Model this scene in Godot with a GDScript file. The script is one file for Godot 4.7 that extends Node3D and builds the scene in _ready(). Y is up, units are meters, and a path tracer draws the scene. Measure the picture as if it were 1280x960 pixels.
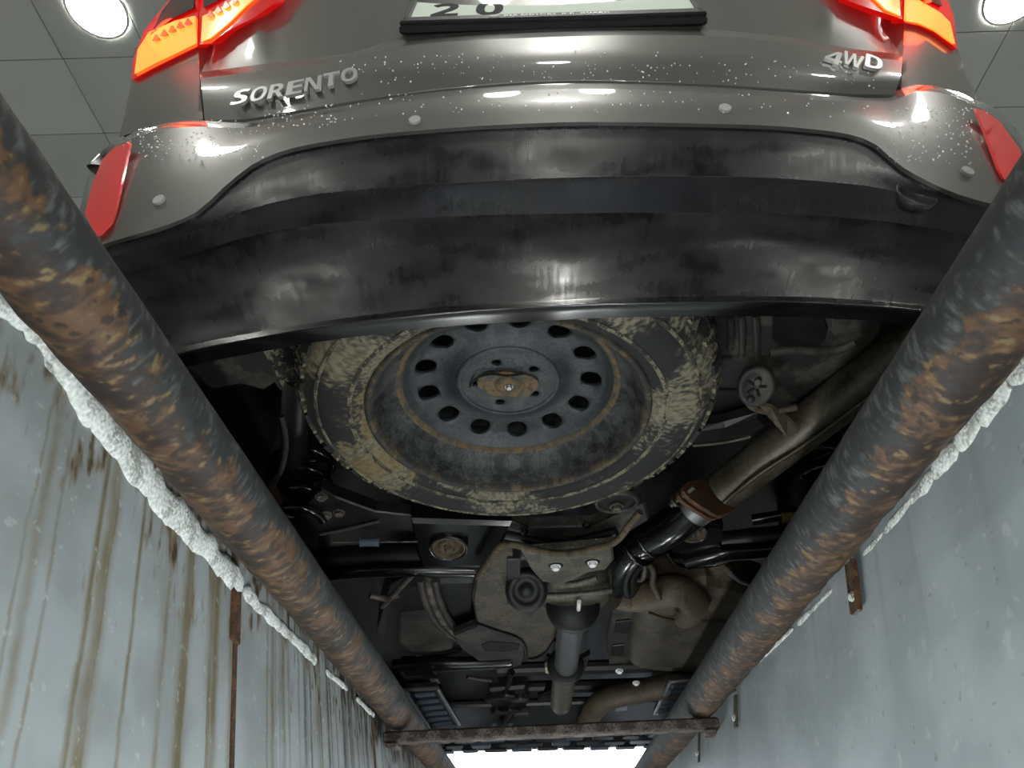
extends Node3D
# The rear of a car standing over an inspection pit, seen from inside the pit.
# y is up, the floor of the room is y = 0, the car points along -z.

const EYE := Vector3(0, -0.42, 0)
const FOCAL := 900.0
const XC := 0.06            # the car's middle plane
var look: Basis
var used := {}
var M := {}
var sg := 0
var upper := false           # the body above the bumper is narrower

# ---------------------------------------------------------------- helpers
func dir_of(u: float, v: float) -> Vector3:
	return look * Vector3((u - 640.0) / FOCAL, -(v - 480.0) / FOCAL, -1.0)

func on_y(u: float, v: float, y: float) -> Vector3:      # where the sight line of a spot meets a level
	var d := dir_of(u, v)
	return EYE + d * ((y - EYE.y) / d.y)

func on_x(u: float, v: float, x: float) -> Vector3:
	var d := dir_of(u, v)
	return EYE + d * ((x - EYE.x) / d.x)

func on_z(u: float, v: float, z: float) -> Vector3:
	var d := dir_of(u, v)
	return EYE + d * (z / d.z)

func bow(x: float) -> float:                              # plan curve of the car's rear end
	var a := absf(x - XC)
	if upper: return 0.12 * a * a + 0.33 * pow(maxf(0.0, a - 0.5), 1.5)
	var b := minf(a, 1.0)
	return 0.12 * b * b + 0.24 * pow(b / 0.98, 9.0) + maxf(0.0, a - 1.0) * 8.0

func S(u: float, v: float, z0: float) -> Vector3:         # where a sight line meets the bowed rear surface at z0
	var d := dir_of(u, v)
	var t := 0.3
	while t < 4.0:
		var p := EYE + d * t
		if p.z < z0 - bow(p.x):
			break
		t += 0.01
	if t >= 3.99:
		var side := XC + 0.99 * signf(d.x)
		return EYE + d * (side / d.x)
	var a := t - 0.01
	for i in 14:
		var m := (a + t) * 0.5
		var p := EYE + d * m
		if p.z < z0 - bow(p.x): t = m
		else: a = m
	return EYE + d * t

func numbered(n: String) -> String:
	if not used.has(n):
		used[n] = 0
		return n
	used[n] += 1
	return "%s_%03d" % [n, used[n]]

func thing(called: String, label: String, category: String, at := Vector3.ZERO, group := "") -> Node3D:
	var o := Node3D.new()
	o.name = numbered(called)
	add_child(o, true)
	o.position = at
	tag(o, label, category, group)
	return o

func tag(o: Node, label: String, category: String, group := "") -> void:
	o.set_meta("label", label)
	o.set_meta("category", category)
	if group != "": o.set_meta("group", group)

func put(called: String, mesh: Mesh, m: Material, parent: Node, at := Transform3D(), label := "") -> MeshInstance3D:
	var o := MeshInstance3D.new()
	o.mesh = mesh
	if m: o.material_override = m
	o.transform = at
	if parent == self:
		o.name = numbered(called)
	else:
		var k := 0
		var n := called
		while parent.has_node(NodePath(n)):
			k += 1
			n = "%s_%03d" % [called, k]
		o.name = n
	parent.add_child(o, true)
	if label != "": o.set_meta("label", label)
	return o

func obj(called: String, st: SurfaceTool, m: Material, parent: Node, label := "") -> MeshInstance3D:
	st.generate_normals()
	return put(called, st.commit(), m, parent, Transform3D(), label)

func struct(o: Node, label := "") -> Node:
	o.set_meta("kind", "structure")
	if label != "": o.set_meta("label", label)
	return o

func mb() -> SurfaceTool:
	var st := SurfaceTool.new()
	st.begin(Mesh.PRIMITIVE_TRIANGLES)
	return st

func smooth(st: SurfaceTool) -> void:
	sg += 1
	st.set_smooth_group(sg)

func vert(st: SurfaceTool, p: Vector3, uv: Vector2) -> void:
	st.set_uv(uv)
	st.add_vertex(p)

# rows of points joined into a smooth skin; uv runs 0..1 both ways times us / vs
func skin(st: SurfaceTool, rows: Array, us := 1.0, vs := 1.0, closed := false, is_smooth := true) -> void:
	if is_smooth: smooth(st)
	else: st.set_smooth_group(-1)
	var n: int = rows[0].size()
	var nr := rows.size()
	for j in nr - 1:
		var a: PackedVector3Array = rows[j]
		var b: PackedVector3Array = rows[j + 1]
		var v0 := vs * j / (nr - 1.0)
		var v1 := vs * (j + 1) / (nr - 1.0)
		var last := n if closed else n - 1
		for i in last:
			var k := (i + 1) % n
			var u0 := us * i / float(last)
			var u1 := us * (i + 1) / float(last)
			vert(st, a[i], Vector2(u0, v0)); vert(st, a[k], Vector2(u1, v0)); vert(st, b[k], Vector2(u1, v1))
			vert(st, a[i], Vector2(u0, v0)); vert(st, b[k], Vector2(u1, v1)); vert(st, b[i], Vector2(u0, v1))

func fan(st: SurfaceTool, ring: PackedVector3Array, flip := false) -> void:
	st.set_smooth_group(-1)
	var c := Vector3.ZERO
	for p in ring: c += p
	c /= ring.size()
	for i in ring.size():
		var k := (i + 1) % ring.size()
		vert(st, c, Vector2(0.5, 0.5))
		if flip:
			vert(st, ring[k], Vector2(1, 0)); vert(st, ring[i], Vector2(0, 0))
		else:
			vert(st, ring[i], Vector2(0, 0)); vert(st, ring[k], Vector2(1, 0))

func curve(pts: Array, per := 6) -> PackedVector3Array:   # a smooth line through the points
	var out := PackedVector3Array()
	var n := pts.size()
	for i in n - 1:
		var p0: Vector3 = pts[maxi(i - 1, 0)]
		var p1: Vector3 = pts[i]
		var p2: Vector3 = pts[i + 1]
		var p3: Vector3 = pts[mini(i + 2, n - 1)]
		for k in per:
			out.append(p1.cubic_interpolate(p2, p0, p3, k / float(per)))
	out.append(pts[n - 1])
	return out

func tube(st: SurfaceTool, pts: PackedVector3Array, r: float, segs := 14, r_end := -1.0, flat := 1.0, caps := true) -> void:
	var rows := []
	var t0 := (pts[1] - pts[0]).normalized()
	var side := t0.cross(Vector3.UP)
	if side.length() < 0.05: side = t0.cross(Vector3.RIGHT)
	side = side.normalized()
	for i in pts.size():
		var t := (pts[mini(i + 1, pts.size() - 1)] - pts[maxi(i - 1, 0)]).normalized()
		side = (side - t * side.dot(t)).normalized()
		var up := side.cross(t).normalized()
		var rr := r if r_end < 0 else lerpf(r, r_end, i / float(pts.size() - 1))
		var ring := PackedVector3Array()
		for k in segs:
			var a := TAU * k / segs
			ring.append(pts[i] + side * cos(a) * rr + up * sin(a) * rr * flat)
		rows.append(ring)
	skin(st, rows, 1.0, 1.0, true)
	if caps:
		fan(st, rows[0], true)
		fan(st, rows[rows.size() - 1])

# profile of (radius, height) pairs turned about y, then placed by xf
func lathe(st: SurfaceTool, prof: Array, segs := 32, xf := Transform3D(), us := 1.0, vs := 1.0, hard := false) -> void:
	if hard:
		for i in prof.size() - 1:
			lathe(st, [prof[i], prof[i + 1]], segs, xf, us, vs)
		return
	var rows := []
	for p in prof:
		var ring := PackedVector3Array()
		for k in segs:
			var a := TAU * k / segs
			ring.append(xf * Vector3(cos(a) * p[0], p[1], sin(a) * p[0]))
		rows.append(ring)
	skin(st, rows, us, vs, true)

# a flat outline given thickness: points lie anywhere near one plane, off is the thickness vector
func slab(st: SurfaceTool, ring: PackedVector3Array, off: Vector3, inset := 0.0) -> void:
	var c := Vector3.ZERO
	for p in ring: c += p
	c /= ring.size()
	var far := PackedVector3Array()
	for p in ring: far.append(p + off)
	var nrm := off.normalized()
	var ax := nrm.cross(Vector3.UP)
	if ax.length() < 0.1: ax = nrm.cross(Vector3.RIGHT)
	ax = ax.normalized()
	var ay := nrm.cross(ax)
	var flat2 := PackedVector2Array()
	for p in ring: flat2.append(Vector2((p - c).dot(ax), (p - c).dot(ay)))
	var tri := Geometry2D.triangulate_polygon(flat2)
	var near := PackedVector3Array()
	for p in ring: near.append(p + (c - p).normalized() * inset)
	st.set_smooth_group(-1)
	for i in range(0, tri.size(), 3):
		for k in [0, 1, 2]: vert(st, near[tri[i + k]], flat2[tri[i + k]] * 4.0)
		for k in [2, 1, 0]: vert(st, far[tri[i + k]], flat2[tri[i + k]] * 4.0)
	if inset > 0.0:
		var mid := PackedVector3Array()
		for p in ring: mid.append(p + nrm * minf(inset, off.length() * 0.5))
		skin(st, [near, mid], 1, 1, true, false)
		skin(st, [mid, far], 1, 1, true, false)
	else:
		skin(st, [near, far], 1, 1, true, false)

func box(st: SurfaceTool, c: Vector3, size: Vector3, b := Basis(), bevel := 0.0) -> void:
	var h := size * 0.5
	var e := minf(bevel, minf(h.x, minf(h.y, h.z)) * 0.6)
	var rows := []
	for lv in [[-1, e], [-1, 0.0], [1, 0.0], [1, e]]:
		var yy: float = lv[0] * (h.y - (e if lv[1] == 0.0 else 0.0))
		var q: float = lv[1]
		var ring := PackedVector3Array()
		if e > 0.0:
			var hx := h.x - q
			var hz := h.z - q
			for s in [[1, 1, 0], [1, 1, 1], [-1, 1, 1], [-1, 1, 0], [-1, -1, 0], [-1, -1, 1], [1, -1, 1], [1, -1, 0]]:
				var inx: float = e if s[2] == 1 else 0.0
				var inz: float = e if s[2] == 0 else 0.0
				ring.append(c + b * Vector3(s[0] * (hx - inx), yy, s[1] * (hz - inz)))
		else:
			for s in [[1, 1], [-1, 1], [-1, -1], [1, -1]]:
				ring.append(c + b * Vector3(s[0] * h.x, yy, s[1] * h.z))
		rows.append(ring)
	if e <= 0.0: rows = [rows[0], rows[3]]
	skin(st, rows, 1, 1, true, false)
	fan(st, rows[0], true)
	fan(st, rows[rows.size() - 1])

func frame_of(up: Vector3) -> Basis:                      # a basis whose y is up
	var y := up.normalized()
	var x := y.cross(Vector3.BACK if absf(y.z) < 0.9 else Vector3.RIGHT).normalized()
	return Basis(x, y, x.cross(y))

func hexbolt(st: SurfaceTool, at: Vector3, up: Vector3, r: float, h: float) -> void:
	var xf := Transform3D(frame_of(up), at)
	lathe(st, [[r * 1.35, 0.0], [r * 1.35, h * 0.3], [r, h * 0.3]], 16, xf, 1, 1, true)
	var rows := []
	for yy in [h * 0.3, h * 0.9, h]:
		var ring := PackedVector3Array()
		for k in 6: ring.append(xf * (Vector3(cos(TAU * k / 6), 0, sin(TAU * k / 6)) * (r if yy < h else r * 0.85) + Vector3(0, yy, 0)))
		rows.append(ring)
	skin(st, rows, 1, 1, true, false)
	fan(st, rows[2])

# ---------------------------------------------------------------- rails of the car's rear
func rail(a: Array, z0: float, n: int, dv := 0.0) -> PackedVector3Array:
	var us := PackedFloat32Array()
	var vs := PackedFloat32Array()
	for i in range(0, a.size(), 2):
		us.append(a[i]); vs.append(a[i + 1])
	var out := PackedVector3Array()
	var k := 0
	var m := us.size()
	for i in n:
		var u := lerpf(us[0], us[m - 1], i / (n - 1.0))
		while k < m - 2 and us[k + 1] < u: k += 1
		var t := (u - us[k]) / (us[k + 1] - us[k])
		# monotone-ish Hermite in u
		var s0 := (vs[k + 1] - vs[maxi(k - 1, 0)]) / maxf(us[k + 1] - us[maxi(k - 1, 0)], 1e-3)
		var s1 := (vs[mini(k + 2, m - 1)] - vs[k]) / maxf(us[mini(k + 2, m - 1)] - us[k], 1e-3)
		var L := us[k + 1] - us[k]
		var t2 := t * t
		var t3 := t2 * t
		var v := (2 * t3 - 3 * t2 + 1) * vs[k] + (t3 - 2 * t2 + t) * L * s0 + (-2 * t3 + 3 * t2) * vs[k + 1] + (t3 - t2) * L * s1
		out.append(S(u, v + dv, z0))
	return out

func between(a: PackedVector3Array, b: PackedVector3Array, t: float, out := 0.0) -> PackedVector3Array:
	var r := PackedVector3Array()
	for i in a.size(): r.append(a[i].lerp(b[i], t) + Vector3(0, 0, out))
	return r

func moved(a: PackedVector3Array, d: Vector3) -> PackedVector3Array:
	var r := PackedVector3Array()
	for p in a: r.append(p + d)
	return r

func inward(a: PackedVector3Array) -> PackedVector3Array:
	var r := PackedVector3Array()
	for p in a: r.append(p + Vector3((XC - p.x) * 0.09, 0.004, -0.02))
	return r

func sided(a: PackedVector3Array, z_end: float) -> PackedVector3Array:    # carry a rail forward along both flanks
	var r := PackedVector3Array()
	var l := a[0]
	var q := a[a.size() - 1]
	var xl := XC - 0.985
	var xr := XC + 0.985
	r.append(Vector3(minf(xl, l.x), l.y, z_end))
	r.append(Vector3(minf(xl, l.x), l.y, minf(l.z - 0.12, -1.0)))
	r.append_array(a)
	r.append(Vector3(maxf(xr, q.x), q.y, minf(q.z - 0.12, -1.0)))
	r.append(Vector3(maxf(xr, q.x), q.y, z_end))
	return r

func smooth_rows(rows: Array, per := 4) -> Array:          # Catmull between rails
	var out := []
	var n := rows.size()
	for j in n - 1:
		var p0: PackedVector3Array = rows[maxi(j - 1, 0)]
		var p1: PackedVector3Array = rows[j]
		var p2: PackedVector3Array = rows[j + 1]
		var p3: PackedVector3Array = rows[mini(j + 2, n - 1)]
		for k in per:
			var t := k / float(per)
			var r := PackedVector3Array()
			for i in p1.size(): r.append(p1[i].cubic_interpolate(p2[i], p0[i], p3[i], t))
			out.append(r)
	out.append(rows[n - 1])
	return out

# an outline laid on the bowed surface, raised off it, with a rim that runs back into the body
func patch(st: SurfaceTool, a: Array, z0: float, raise: float, depth: float) -> void:
	var poly := PackedVector2Array()
	for i in range(0, a.size(), 2): poly.append(Vector2(a[i], a[i + 1]))
	if Geometry2D.is_polygon_clockwise(poly): poly.reverse()
	var lo := poly[0]
	var hi := poly[0]
	var fine := PackedVector2Array()
	for i in poly.size():
		var q := poly[(i + 1) % poly.size()]
		lo = lo.min(poly[i]); hi = hi.max(poly[i])
		var k := maxi(1, int(poly[i].distance_to(q) / 8.0))
		for j in k: fine.append(poly[i].lerp(q, j / float(k)))
	var edge := PackedVector3Array()
	var back := PackedVector3Array()
	for q in fine:
		var p := S(q.x, q.y, z0 + raise)
		edge.append(p); back.append(p + Vector3(0, depth * 0.8 + raise, -depth * 0.45 - raise * 0.5))
	skin(st, [back, edge], 1, 1, true, true)
	smooth(st)
	var step := maxf(6.0, maxf(hi.x - lo.x, hi.y - lo.y) / 14.0)
	var x := lo.x
	while x < hi.x:
		var y := lo.y
		while y < hi.y:
			var cell := PackedVector2Array([Vector2(x, y), Vector2(x + step, y), Vector2(x + step, y + step), Vector2(x, y + step)])
			for part in Geometry2D.intersect_polygons(fine, cell):
				var tri := Geometry2D.triangulate_polygon(part)
				for k in range(tri.size() - 1, -1, -1):
					var q: Vector2 = part[tri[k]]
					vert(st, S(q.x, q.y, z0 + raise), q / 100.0)
			y += step
		x += step

# ---------------------------------------------------------------- materials
func noise(freq: float, oct := 4, seed_ := 1, kind := FastNoiseLite.TYPE_SIMPLEX_SMOOTH) -> FastNoiseLite:
	var n := FastNoiseLite.new()
	n.noise_type = kind
	n.frequency = freq
	n.fractal_octaves = oct
	n.seed = seed_
	return n

func picture(w: int, h: int, f: Callable) -> ImageTexture:
	var b := PackedByteArray()
	b.resize(w * h * 3)
	var k := 0
	for y in h:
		for x in w:
			var c: Color = f.call(x, y)
			b[k] = clampi(int(c.r * 255.0), 0, 255); b[k + 1] = clampi(int(c.g * 255.0), 0, 255); b[k + 2] = clampi(int(c.b * 255.0), 0, 255)
			k += 3
	return ImageTexture.create_from_image(Image.create_from_data(w, h, false, Image.FORMAT_RGB8, b))

func mat(c: Color, rough := 0.6, metal := 0.0) -> StandardMaterial3D:
	var m := StandardMaterial3D.new()
	m.albedo_color = c
	m.roughness = rough
	m.metallic = metal
	return m

func mixed(a: Color, b: Color, scale: float, rough: float, metal := 0.0, seed_ := 3, lo := 0.4, hi := 0.6, relief := 0.0) -> StandardMaterial3D:
	var m := mat(Color.WHITE, rough, metal)
	var n := noise(0.018, 5, seed_)
	var n2 := noise(0.09, 3, seed_ + 9)
	m.albedo_texture = picture(256, 256, func(x, y):
		# wrapped noise so the tile repeats
		var ax: float = TAU * x / 256.0
		var ay: float = TAU * y / 256.0
		var q: float = n.get_noise_3d(cos(ax) * 40 + cos(ay) * 40 * 0.7, sin(ax) * 40 + 7, sin(ay) * 40 + cos(ay) * 13)
		var w: float = n2.get_noise_2d(x, y)
		var t := smoothstep(lo, hi, 0.5 + q * 0.8 + w * 0.25)
		return a.lerp(b, t) * (1.0 + w * 0.25))
	m.uv1_triplanar = true
	m.uv1_scale = Vector3.ONE * scale
	if relief > 0.0:
		m.heightmap_enabled = true
		m.heightmap_texture = m.albedo_texture
		m.heightmap_scale = relief
	return m

func make_materials() -> void:
	var paint := mat(Color(0.37, 0.37, 0.355), 0.36, 0.3)
	paint.clearcoat_enabled = true
	paint.clearcoat = 1.0
	paint.clearcoat_roughness = 0.03
	M.paint = paint
	M.gloss = mat(Color(0.03, 0.03, 0.035), 0.18)
	M.black = mat(Color(0.03, 0.03, 0.032), 0.6)
	M.rubber = mat(Color(0.05, 0.05, 0.05), 0.8)
	M.chrome = mat(Color(0.78, 0.78, 0.77), 0.35, 0.6)
	M.steel = mat(Color(0.55, 0.56, 0.56), 0.35, 0.9)
	M.cover = mat(Color(0.13, 0.13, 0.14), 0.3)
	M.dark_hole = mat(Color(0.01, 0.01, 0.01), 0.9)
	M.plate = mat(Color(0.86, 0.9, 0.86), 0.85)
	M.ink = mat(Color(0.02, 0.02, 0.1), 0.9)
	M.white_ink = mat(Color(0.85, 0.85, 0.85), 0.5)
	M.sensor = mat(Color(0.66, 0.66, 0.65), 0.5, 0.1)
	M.black_dirt = mixed(Color(0.031, 0.031, 0.034), Color(0.088, 0.081, 0.068), 2.5, 0.42, 0.0, 5, 0.45, 0.9)
	M.pan = mixed(Color(0.093, 0.092, 0.085), Color(0.209, 0.197, 0.166), 2.0, 0.6, 0.0, 8, 0.35, 0.8)
	M.shield = mixed(Color(0.210, 0.196, 0.165), Color(0.280, 0.259, 0.217), 2.2, 0.6, 0.25, 12, 0.3, 0.7)
	M.tan = mixed(Color(0.229, 0.194, 0.149), Color(0.305, 0.267, 0.206), 3.0, 0.65, 0.2, 15, 0.3, 0.7)
	M.alu = mixed(Color(0.265, 0.258, 0.221), Color(0.346, 0.339, 0.294), 4.0, 0.5, 0.4, 18, 0.3, 0.7)
	M.pipe = mixed(Color(0.227, 0.202, 0.160), Color(0.319, 0.302, 0.252), 3.0, 0.45, 0.5, 21, 0.3, 0.7)
	M.rust = mixed(Color(0.24, 0.15, 0.1), Color(0.38, 0.26, 0.16), 9.0, 0.85, 0.1, 24, 0.3, 0.7, 0.15)
	M.bush = mixed(Color(0.153, 0.131, 0.090), Color(0.306, 0.257, 0.171), 14.0, 0.8, 0.0, 27, 0.3, 0.7)
	M.mortar = mixed(Color(0.589, 0.598, 0.570), Color(0.798, 0.817, 0.798), 7.0, 0.85, 0.0, 30, 0.2, 0.55, 0.2)
	M.bar = mixed(Color(0.2, 0.17, 0.15), Color(0.38, 0.35, 0.32), 5.0, 0.6, 0.3, 33, 0.35, 0.7, 0.1)
	M.concrete = mixed(Color(0.7, 0.71, 0.7), Color(0.77, 0.78, 0.77), 1.0, 0.7, 0.0, 36, 0.3, 0.7)
	M.tile = mat(Color(0.75, 0.76, 0.74), 0.7)
	M.seam = mat(Color(0.3, 0.31, 0.3), 0.8)
	M.wall_dark = mat(Color(0.2, 0.21, 0.22), 0.8)
	M.room = mat(Color(0.86, 0.86, 0.84), 0.8)
	M.sleeve = mat(Color(0.26, 0.31, 0.35), 0.35)
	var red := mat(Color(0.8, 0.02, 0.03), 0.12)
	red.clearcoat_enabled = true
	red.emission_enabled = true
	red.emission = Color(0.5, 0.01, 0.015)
	red.emission_energy_multiplier = 0.7  # added glow standing in for light the bumper reflectors throw back
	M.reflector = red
	var lamp := mat(Color(0.45, 0.02, 0.02), 0.15)
	lamp.emission_enabled = true
	lamp.emission = Color(0.9, 0.05, 0.04)
	lamp.emission_energy_multiplier = 0.55
	M.lamp_red = lamp
	M.lamp_dark = mat(Color(0.16, 0.02, 0.03), 0.15)
	var glow := mat(Color(0.9, 0.3, 0.1), 0.3)
	glow.emission_enabled = true
	glow.emission = Color(1.0, 0.56, 0.2)
	glow.emission_energy_multiplier = 1.8
	M.lamp_glow = glow
	var led := mat(Color(0.9, 0.3, 0.1), 0.3)
	led.emission_enabled = true
	led.emission = Color(1.0, 0.25, 0.05)
	led.emission_energy_multiplier = 1.1
	M.lamp_led = led
	var disc := mat(Color(1, 1, 1), 0.5)
	disc.emission_enabled = true
	disc.emission = Color(1.0, 1.0, 0.98)
	disc.emission_energy_multiplier = 28.0
	M.ceiling_glow = disc
	var tl := disc.duplicate()
	tl.emission = Color(1.0, 1.0, 0.98)
	tl.emission_energy_multiplier = 8.0
	M.pit_glow = tl
	var pw := disc.duplicate()
	pw.emission_energy_multiplier = 1.0
	M.lamp_white = pw
	M.drop = mat(Color(0.95, 0.96, 0.96), 0.1, 0.2)

	# black plastic of the bumper: grey smears and wet runs
	var clad := mat(Color.WHITE, 1.0)
	var c1 := noise(0.006, 3, 41)
	var c2 := noise(0.05, 3, 42)
	clad.albedo_texture = picture(1024, 256, func(x, y):
		var q: float = c1.get_noise_2d(x * 2.2, y * 2.0)
		var run: float = c2.get_noise_2d(x * 3.0, y * 0.12)
		var t := smoothstep(-0.25, 0.65, q + run * 0.35)
		return Color(0.065, 0.065, 0.085).lerp(Color(0.155, 0.16, 0.17), t * 0.7))
	clad.roughness_texture = picture(1024, 256, func(x, y):
		var q: float = c1.get_noise_2d(x * 1.7 + 300, y * 1.4)
		var run: float = c2.get_noise_2d(x * 3.0, y * 0.14 + 90)
		var r := clampf(0.31 + q * 0.2 + run * 0.06, 0.18, 0.7)
		return Color(r, r, r))
	clad.metallic_specular = 0.42
	M.cladding = clad

	# painted pit walls; x runs along the pit (3 m), y down from the top edge (1 m)
	var s1 := noise(0.03, 3, 51)
	var s2 := noise(0.012, 3, 52)
	var p1 := noise(0.01, 5, 53)
	var p2 := noise(0.05, 4, 54)
	var wl := mat(Color.WHITE, 0.5)
	# single rust and dirt runs: where they start, how wide, how strong, how far they reach down
	var runs := PackedFloat32Array()
	var reach := PackedFloat32Array()
	var soot := PackedFloat32Array()
	runs.resize(2048); reach.resize(2048); soot.resize(2048)
	var rr := RandomNumberGenerator.new()
	rr.seed = 29
	for k in 120:
		var far_run := k >= 52
		var cx := rr.randf_range(980, 2047) if far_run else rr.randf_range(0, 1050)
		var w := rr.randf_range(1.2, 4.5) if rr.randf() < 0.75 else rr.randf_range(4.0, 9.0)
		var amp := rr.randf_range(0.25, 0.95)
		var len_ := rr.randf_range(0.25, 1.3)
		for x in range(maxi(0, int(cx - w * 3)), mini(2047, int(cx + w * 3)) + 1):
			var g := amp * exp(-pow((x - cx) / w, 2.0))
			if far_run and k % 2 == 0: soot[x] = maxf(soot[x], g)
			else: runs[x] = maxf(runs[x], g)
			if g > 0.05: reach[x] = maxf(reach[x], len_)
	wl.albedo_texture = picture(2048, 768, func(x, y):
		var d: float = y / 768.0
		var soft: float = p1.get_noise_2d(x * 0.7, y * 0.7)
		var far := smoothstep(1000.0, 1500.0, float(x))
		var base := Color(0.605, 0.635, 0.64).lerp(Color(0.54, 0.565, 0.56), smoothstep(-0.3, 0.5, soft))
		base = base.lerp(Color(0.45, 0.46, 0.43), far * smoothstep(0.0, 0.5, s2.get_noise_2d(x * 1.5, y * 0.2)) * 0.6)
		var ix := clampi(x + int(soft * 5.0), 0, 2047)
		var grain: float = 0.75 + 0.5 * p2.get_noise_2d(x * 0.6, y * 0.25)
		var fall := clampf((reach[ix] - d) * 3.0, 0.0, 1.0)
		var c := base.lerp(Color(0.38, 0.33, 0.22), clampf(runs[ix] * fall * grain, 0.0, 0.85))
		c = c.lerp(Color(0.2, 0.195, 0.165), clampf(soot[ix] * fall * grain, 0.0, 0.8))
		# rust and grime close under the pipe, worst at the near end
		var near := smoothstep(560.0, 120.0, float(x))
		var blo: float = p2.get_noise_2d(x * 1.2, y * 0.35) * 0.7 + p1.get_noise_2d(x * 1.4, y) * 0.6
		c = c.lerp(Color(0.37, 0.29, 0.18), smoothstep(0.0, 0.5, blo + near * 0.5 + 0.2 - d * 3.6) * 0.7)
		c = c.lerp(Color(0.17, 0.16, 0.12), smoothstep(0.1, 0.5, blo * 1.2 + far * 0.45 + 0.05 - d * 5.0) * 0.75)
		var chip: float = p2.get_noise_2d(x * 1.1 + 90, y * 1.1)
		c = c.lerp(Color(0.7, 0.72, 0.71), smoothstep(0.5, 0.54, chip) * 0.5)
		return c)
	wl.heightmap_enabled = true
	wl.heightmap_texture = wl.albedo_texture
	wl.heightmap_scale = 0.05
	M.wall_left = wl
	var wr := mat(Color.WHITE, 0.42)
	wr.albedo_texture = picture(1024, 512, func(x, y):
		var d: float = y / 512.0
		var q: float = p1.get_noise_2d(x * 0.9, y * 0.9)
		var c := Color(0.585, 0.62, 0.625).lerp(Color(0.535, 0.57, 0.575), smoothstep(-0.3, 0.4, q))
		var flake: float = p2.get_noise_2d(x * 0.9 + 31, y * 0.9)
		c = c.lerp(Color(0.68, 0.7, 0.69), smoothstep(0.46, 0.52, flake) * 0.45)
		c = c.lerp(Color(0.3, 0.31, 0.3), smoothstep(0.56, 0.6, p2.get_noise_2d(x * 1.6, y * 1.6 + 600)) * 0.4)
		var run: float = s1.get_noise_2d(x * 1.3 + 300, y * 0.03)
		c = c.lerp(Color(0.45, 0.46, 0.44), smoothstep(0.35, 0.6, run) * clampf(0.4 - d * 1.5, 0, 1))
		return c)
	wr.heightmap_enabled = true
	wr.heightmap_texture = picture(1024, 512, func(x, y):
		var q: float = 0.5 + p2.get_noise_2d(x * 0.35, y * 0.7) * 0.35 + p2.get_noise_2d(x * 1.2, y * 1.2) * 0.12
		return Color(q, q, q))
	wr.heightmap_scale = 0.1
	M.wall_right = wr

	# the pipes: x runs along (4 m), y round the pipe (0.5 = bottom on the wall side)
	var r1 := noise(0.012, 5, 61)
	var r2 := noise(0.05, 4, 62)
	var pr := mat(Color.WHITE, 0.7)
	pr.albedo_texture = picture(2048, 256, func(x, y):
		var q: float = absf(y / 256.0 - 0.5) * 2.0            # 0 on the flaking side, 1 on the painted side
		var e: float = r1.get_noise_2d(x * 1.6, y * 0.8)
		var g: float = r2.get_noise_2d(x * 2.2, y * 0.8)
		var f: float = r2.get_noise_2d(x * 3.2 + 500, y * 0.7)
		var c := Color(0.14, 0.15, 0.15).lerp(Color(0.3, 0.31, 0.305), smoothstep(-0.1, 0.6, f + e * 0.4))
		var t := smoothstep(0.0, 0.08, 0.34 - q + e * 0.26 + g * 0.14)
		var rust := Color(0.13, 0.088, 0.06).lerp(Color(0.31, 0.22, 0.135), smoothstep(-0.35, 0.35, e + g * 0.7))
		rust = rust.lerp(Color(0.4, 0.34, 0.22), smoothstep(0.25, 0.5, g))
		c = c.lerp(rust, t)
		return c.lerp(Color(0.1, 0.085, 0.06), smoothstep(0.24, 0.4, r2.get_noise_2d(x * 1.8, y * 0.9 + 800)) * 0.75 * smoothstep(0.6, 0.3, q)))
	M.pit_pipe = pr

	# spare tyre: x round, y from the bead to the tread; dried mud over rubber
	var t1 := noise(0.012, 5, 71)
	var t2 := noise(0.06, 4, 72)
	var ty := mat(Color.WHITE, 0.85)
	ty.albedo_texture = picture(1024, 256, func(x, y):
		var a: float = TAU * x / 1024.0
		var d: float = y / 256.0
		var q: float = t1.get_noise_3d(cos(a) * 95, sin(a) * 95, y * 0.55)
		var w: float = t2.get_noise_3d(cos(a) * 480, sin(a) * 480, y * 1.6)
		# mud lies thick on the left and along the outer edge
		var bias: float = 0.2 + 0.1 * cos(a - PI) + 0.3 * smoothstep(0.34, 0.5, d) + 0.2 * smoothstep(0.22, 0.0, d)
		var t := smoothstep(-0.16, 0.26, q * 1.3 + w * 0.34 + bias - 0.17)
		var mud := Color(0.28, 0.268, 0.215).lerp(Color(0.41, 0.395, 0.325), smoothstep(-0.3, 0.4, w + q * 0.3))
		mud = mud.lerp(Color(0.38, 0.29, 0.12), smoothstep(0.15, 0.5, t2.get_noise_3d(cos(a) * 30 + 50, sin(a) * 30, d * 9)) * 0.45)
		return Color(0.05, 0.052, 0.05).lerp(mud, t))
	ty.heightmap_enabled = true
	ty.heightmap_texture = ty.albedo_texture
	ty.heightmap_scale = 0.25
	M.mud_tyre = ty
	M.mud = mixed(Color(0.068, 0.068, 0.064), Color(0.383, 0.365, 0.281), 7.0, 0.85, 0.0, 75, 0.4, 0.6, 0.15)
	M.rim = mixed(Color(0.116, 0.135, 0.143), Color(0.186, 0.205, 0.209), 5.0, 0.5, 0.3, 78, 0.3, 0.75, 0.08)
	M.rim_dirt = mixed(Color(0.054, 0.059, 0.059), Color(0.243, 0.252, 0.243), 7.0, 0.6, 0.2, 81, 0.3, 0.65, 0.12)
	M.rim_edge = mixed(Color(0.108, 0.113, 0.108), Color(0.306, 0.252, 0.162), 6.0, 0.75, 0.1, 85, 0.5, 0.75, 0.12)
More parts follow.
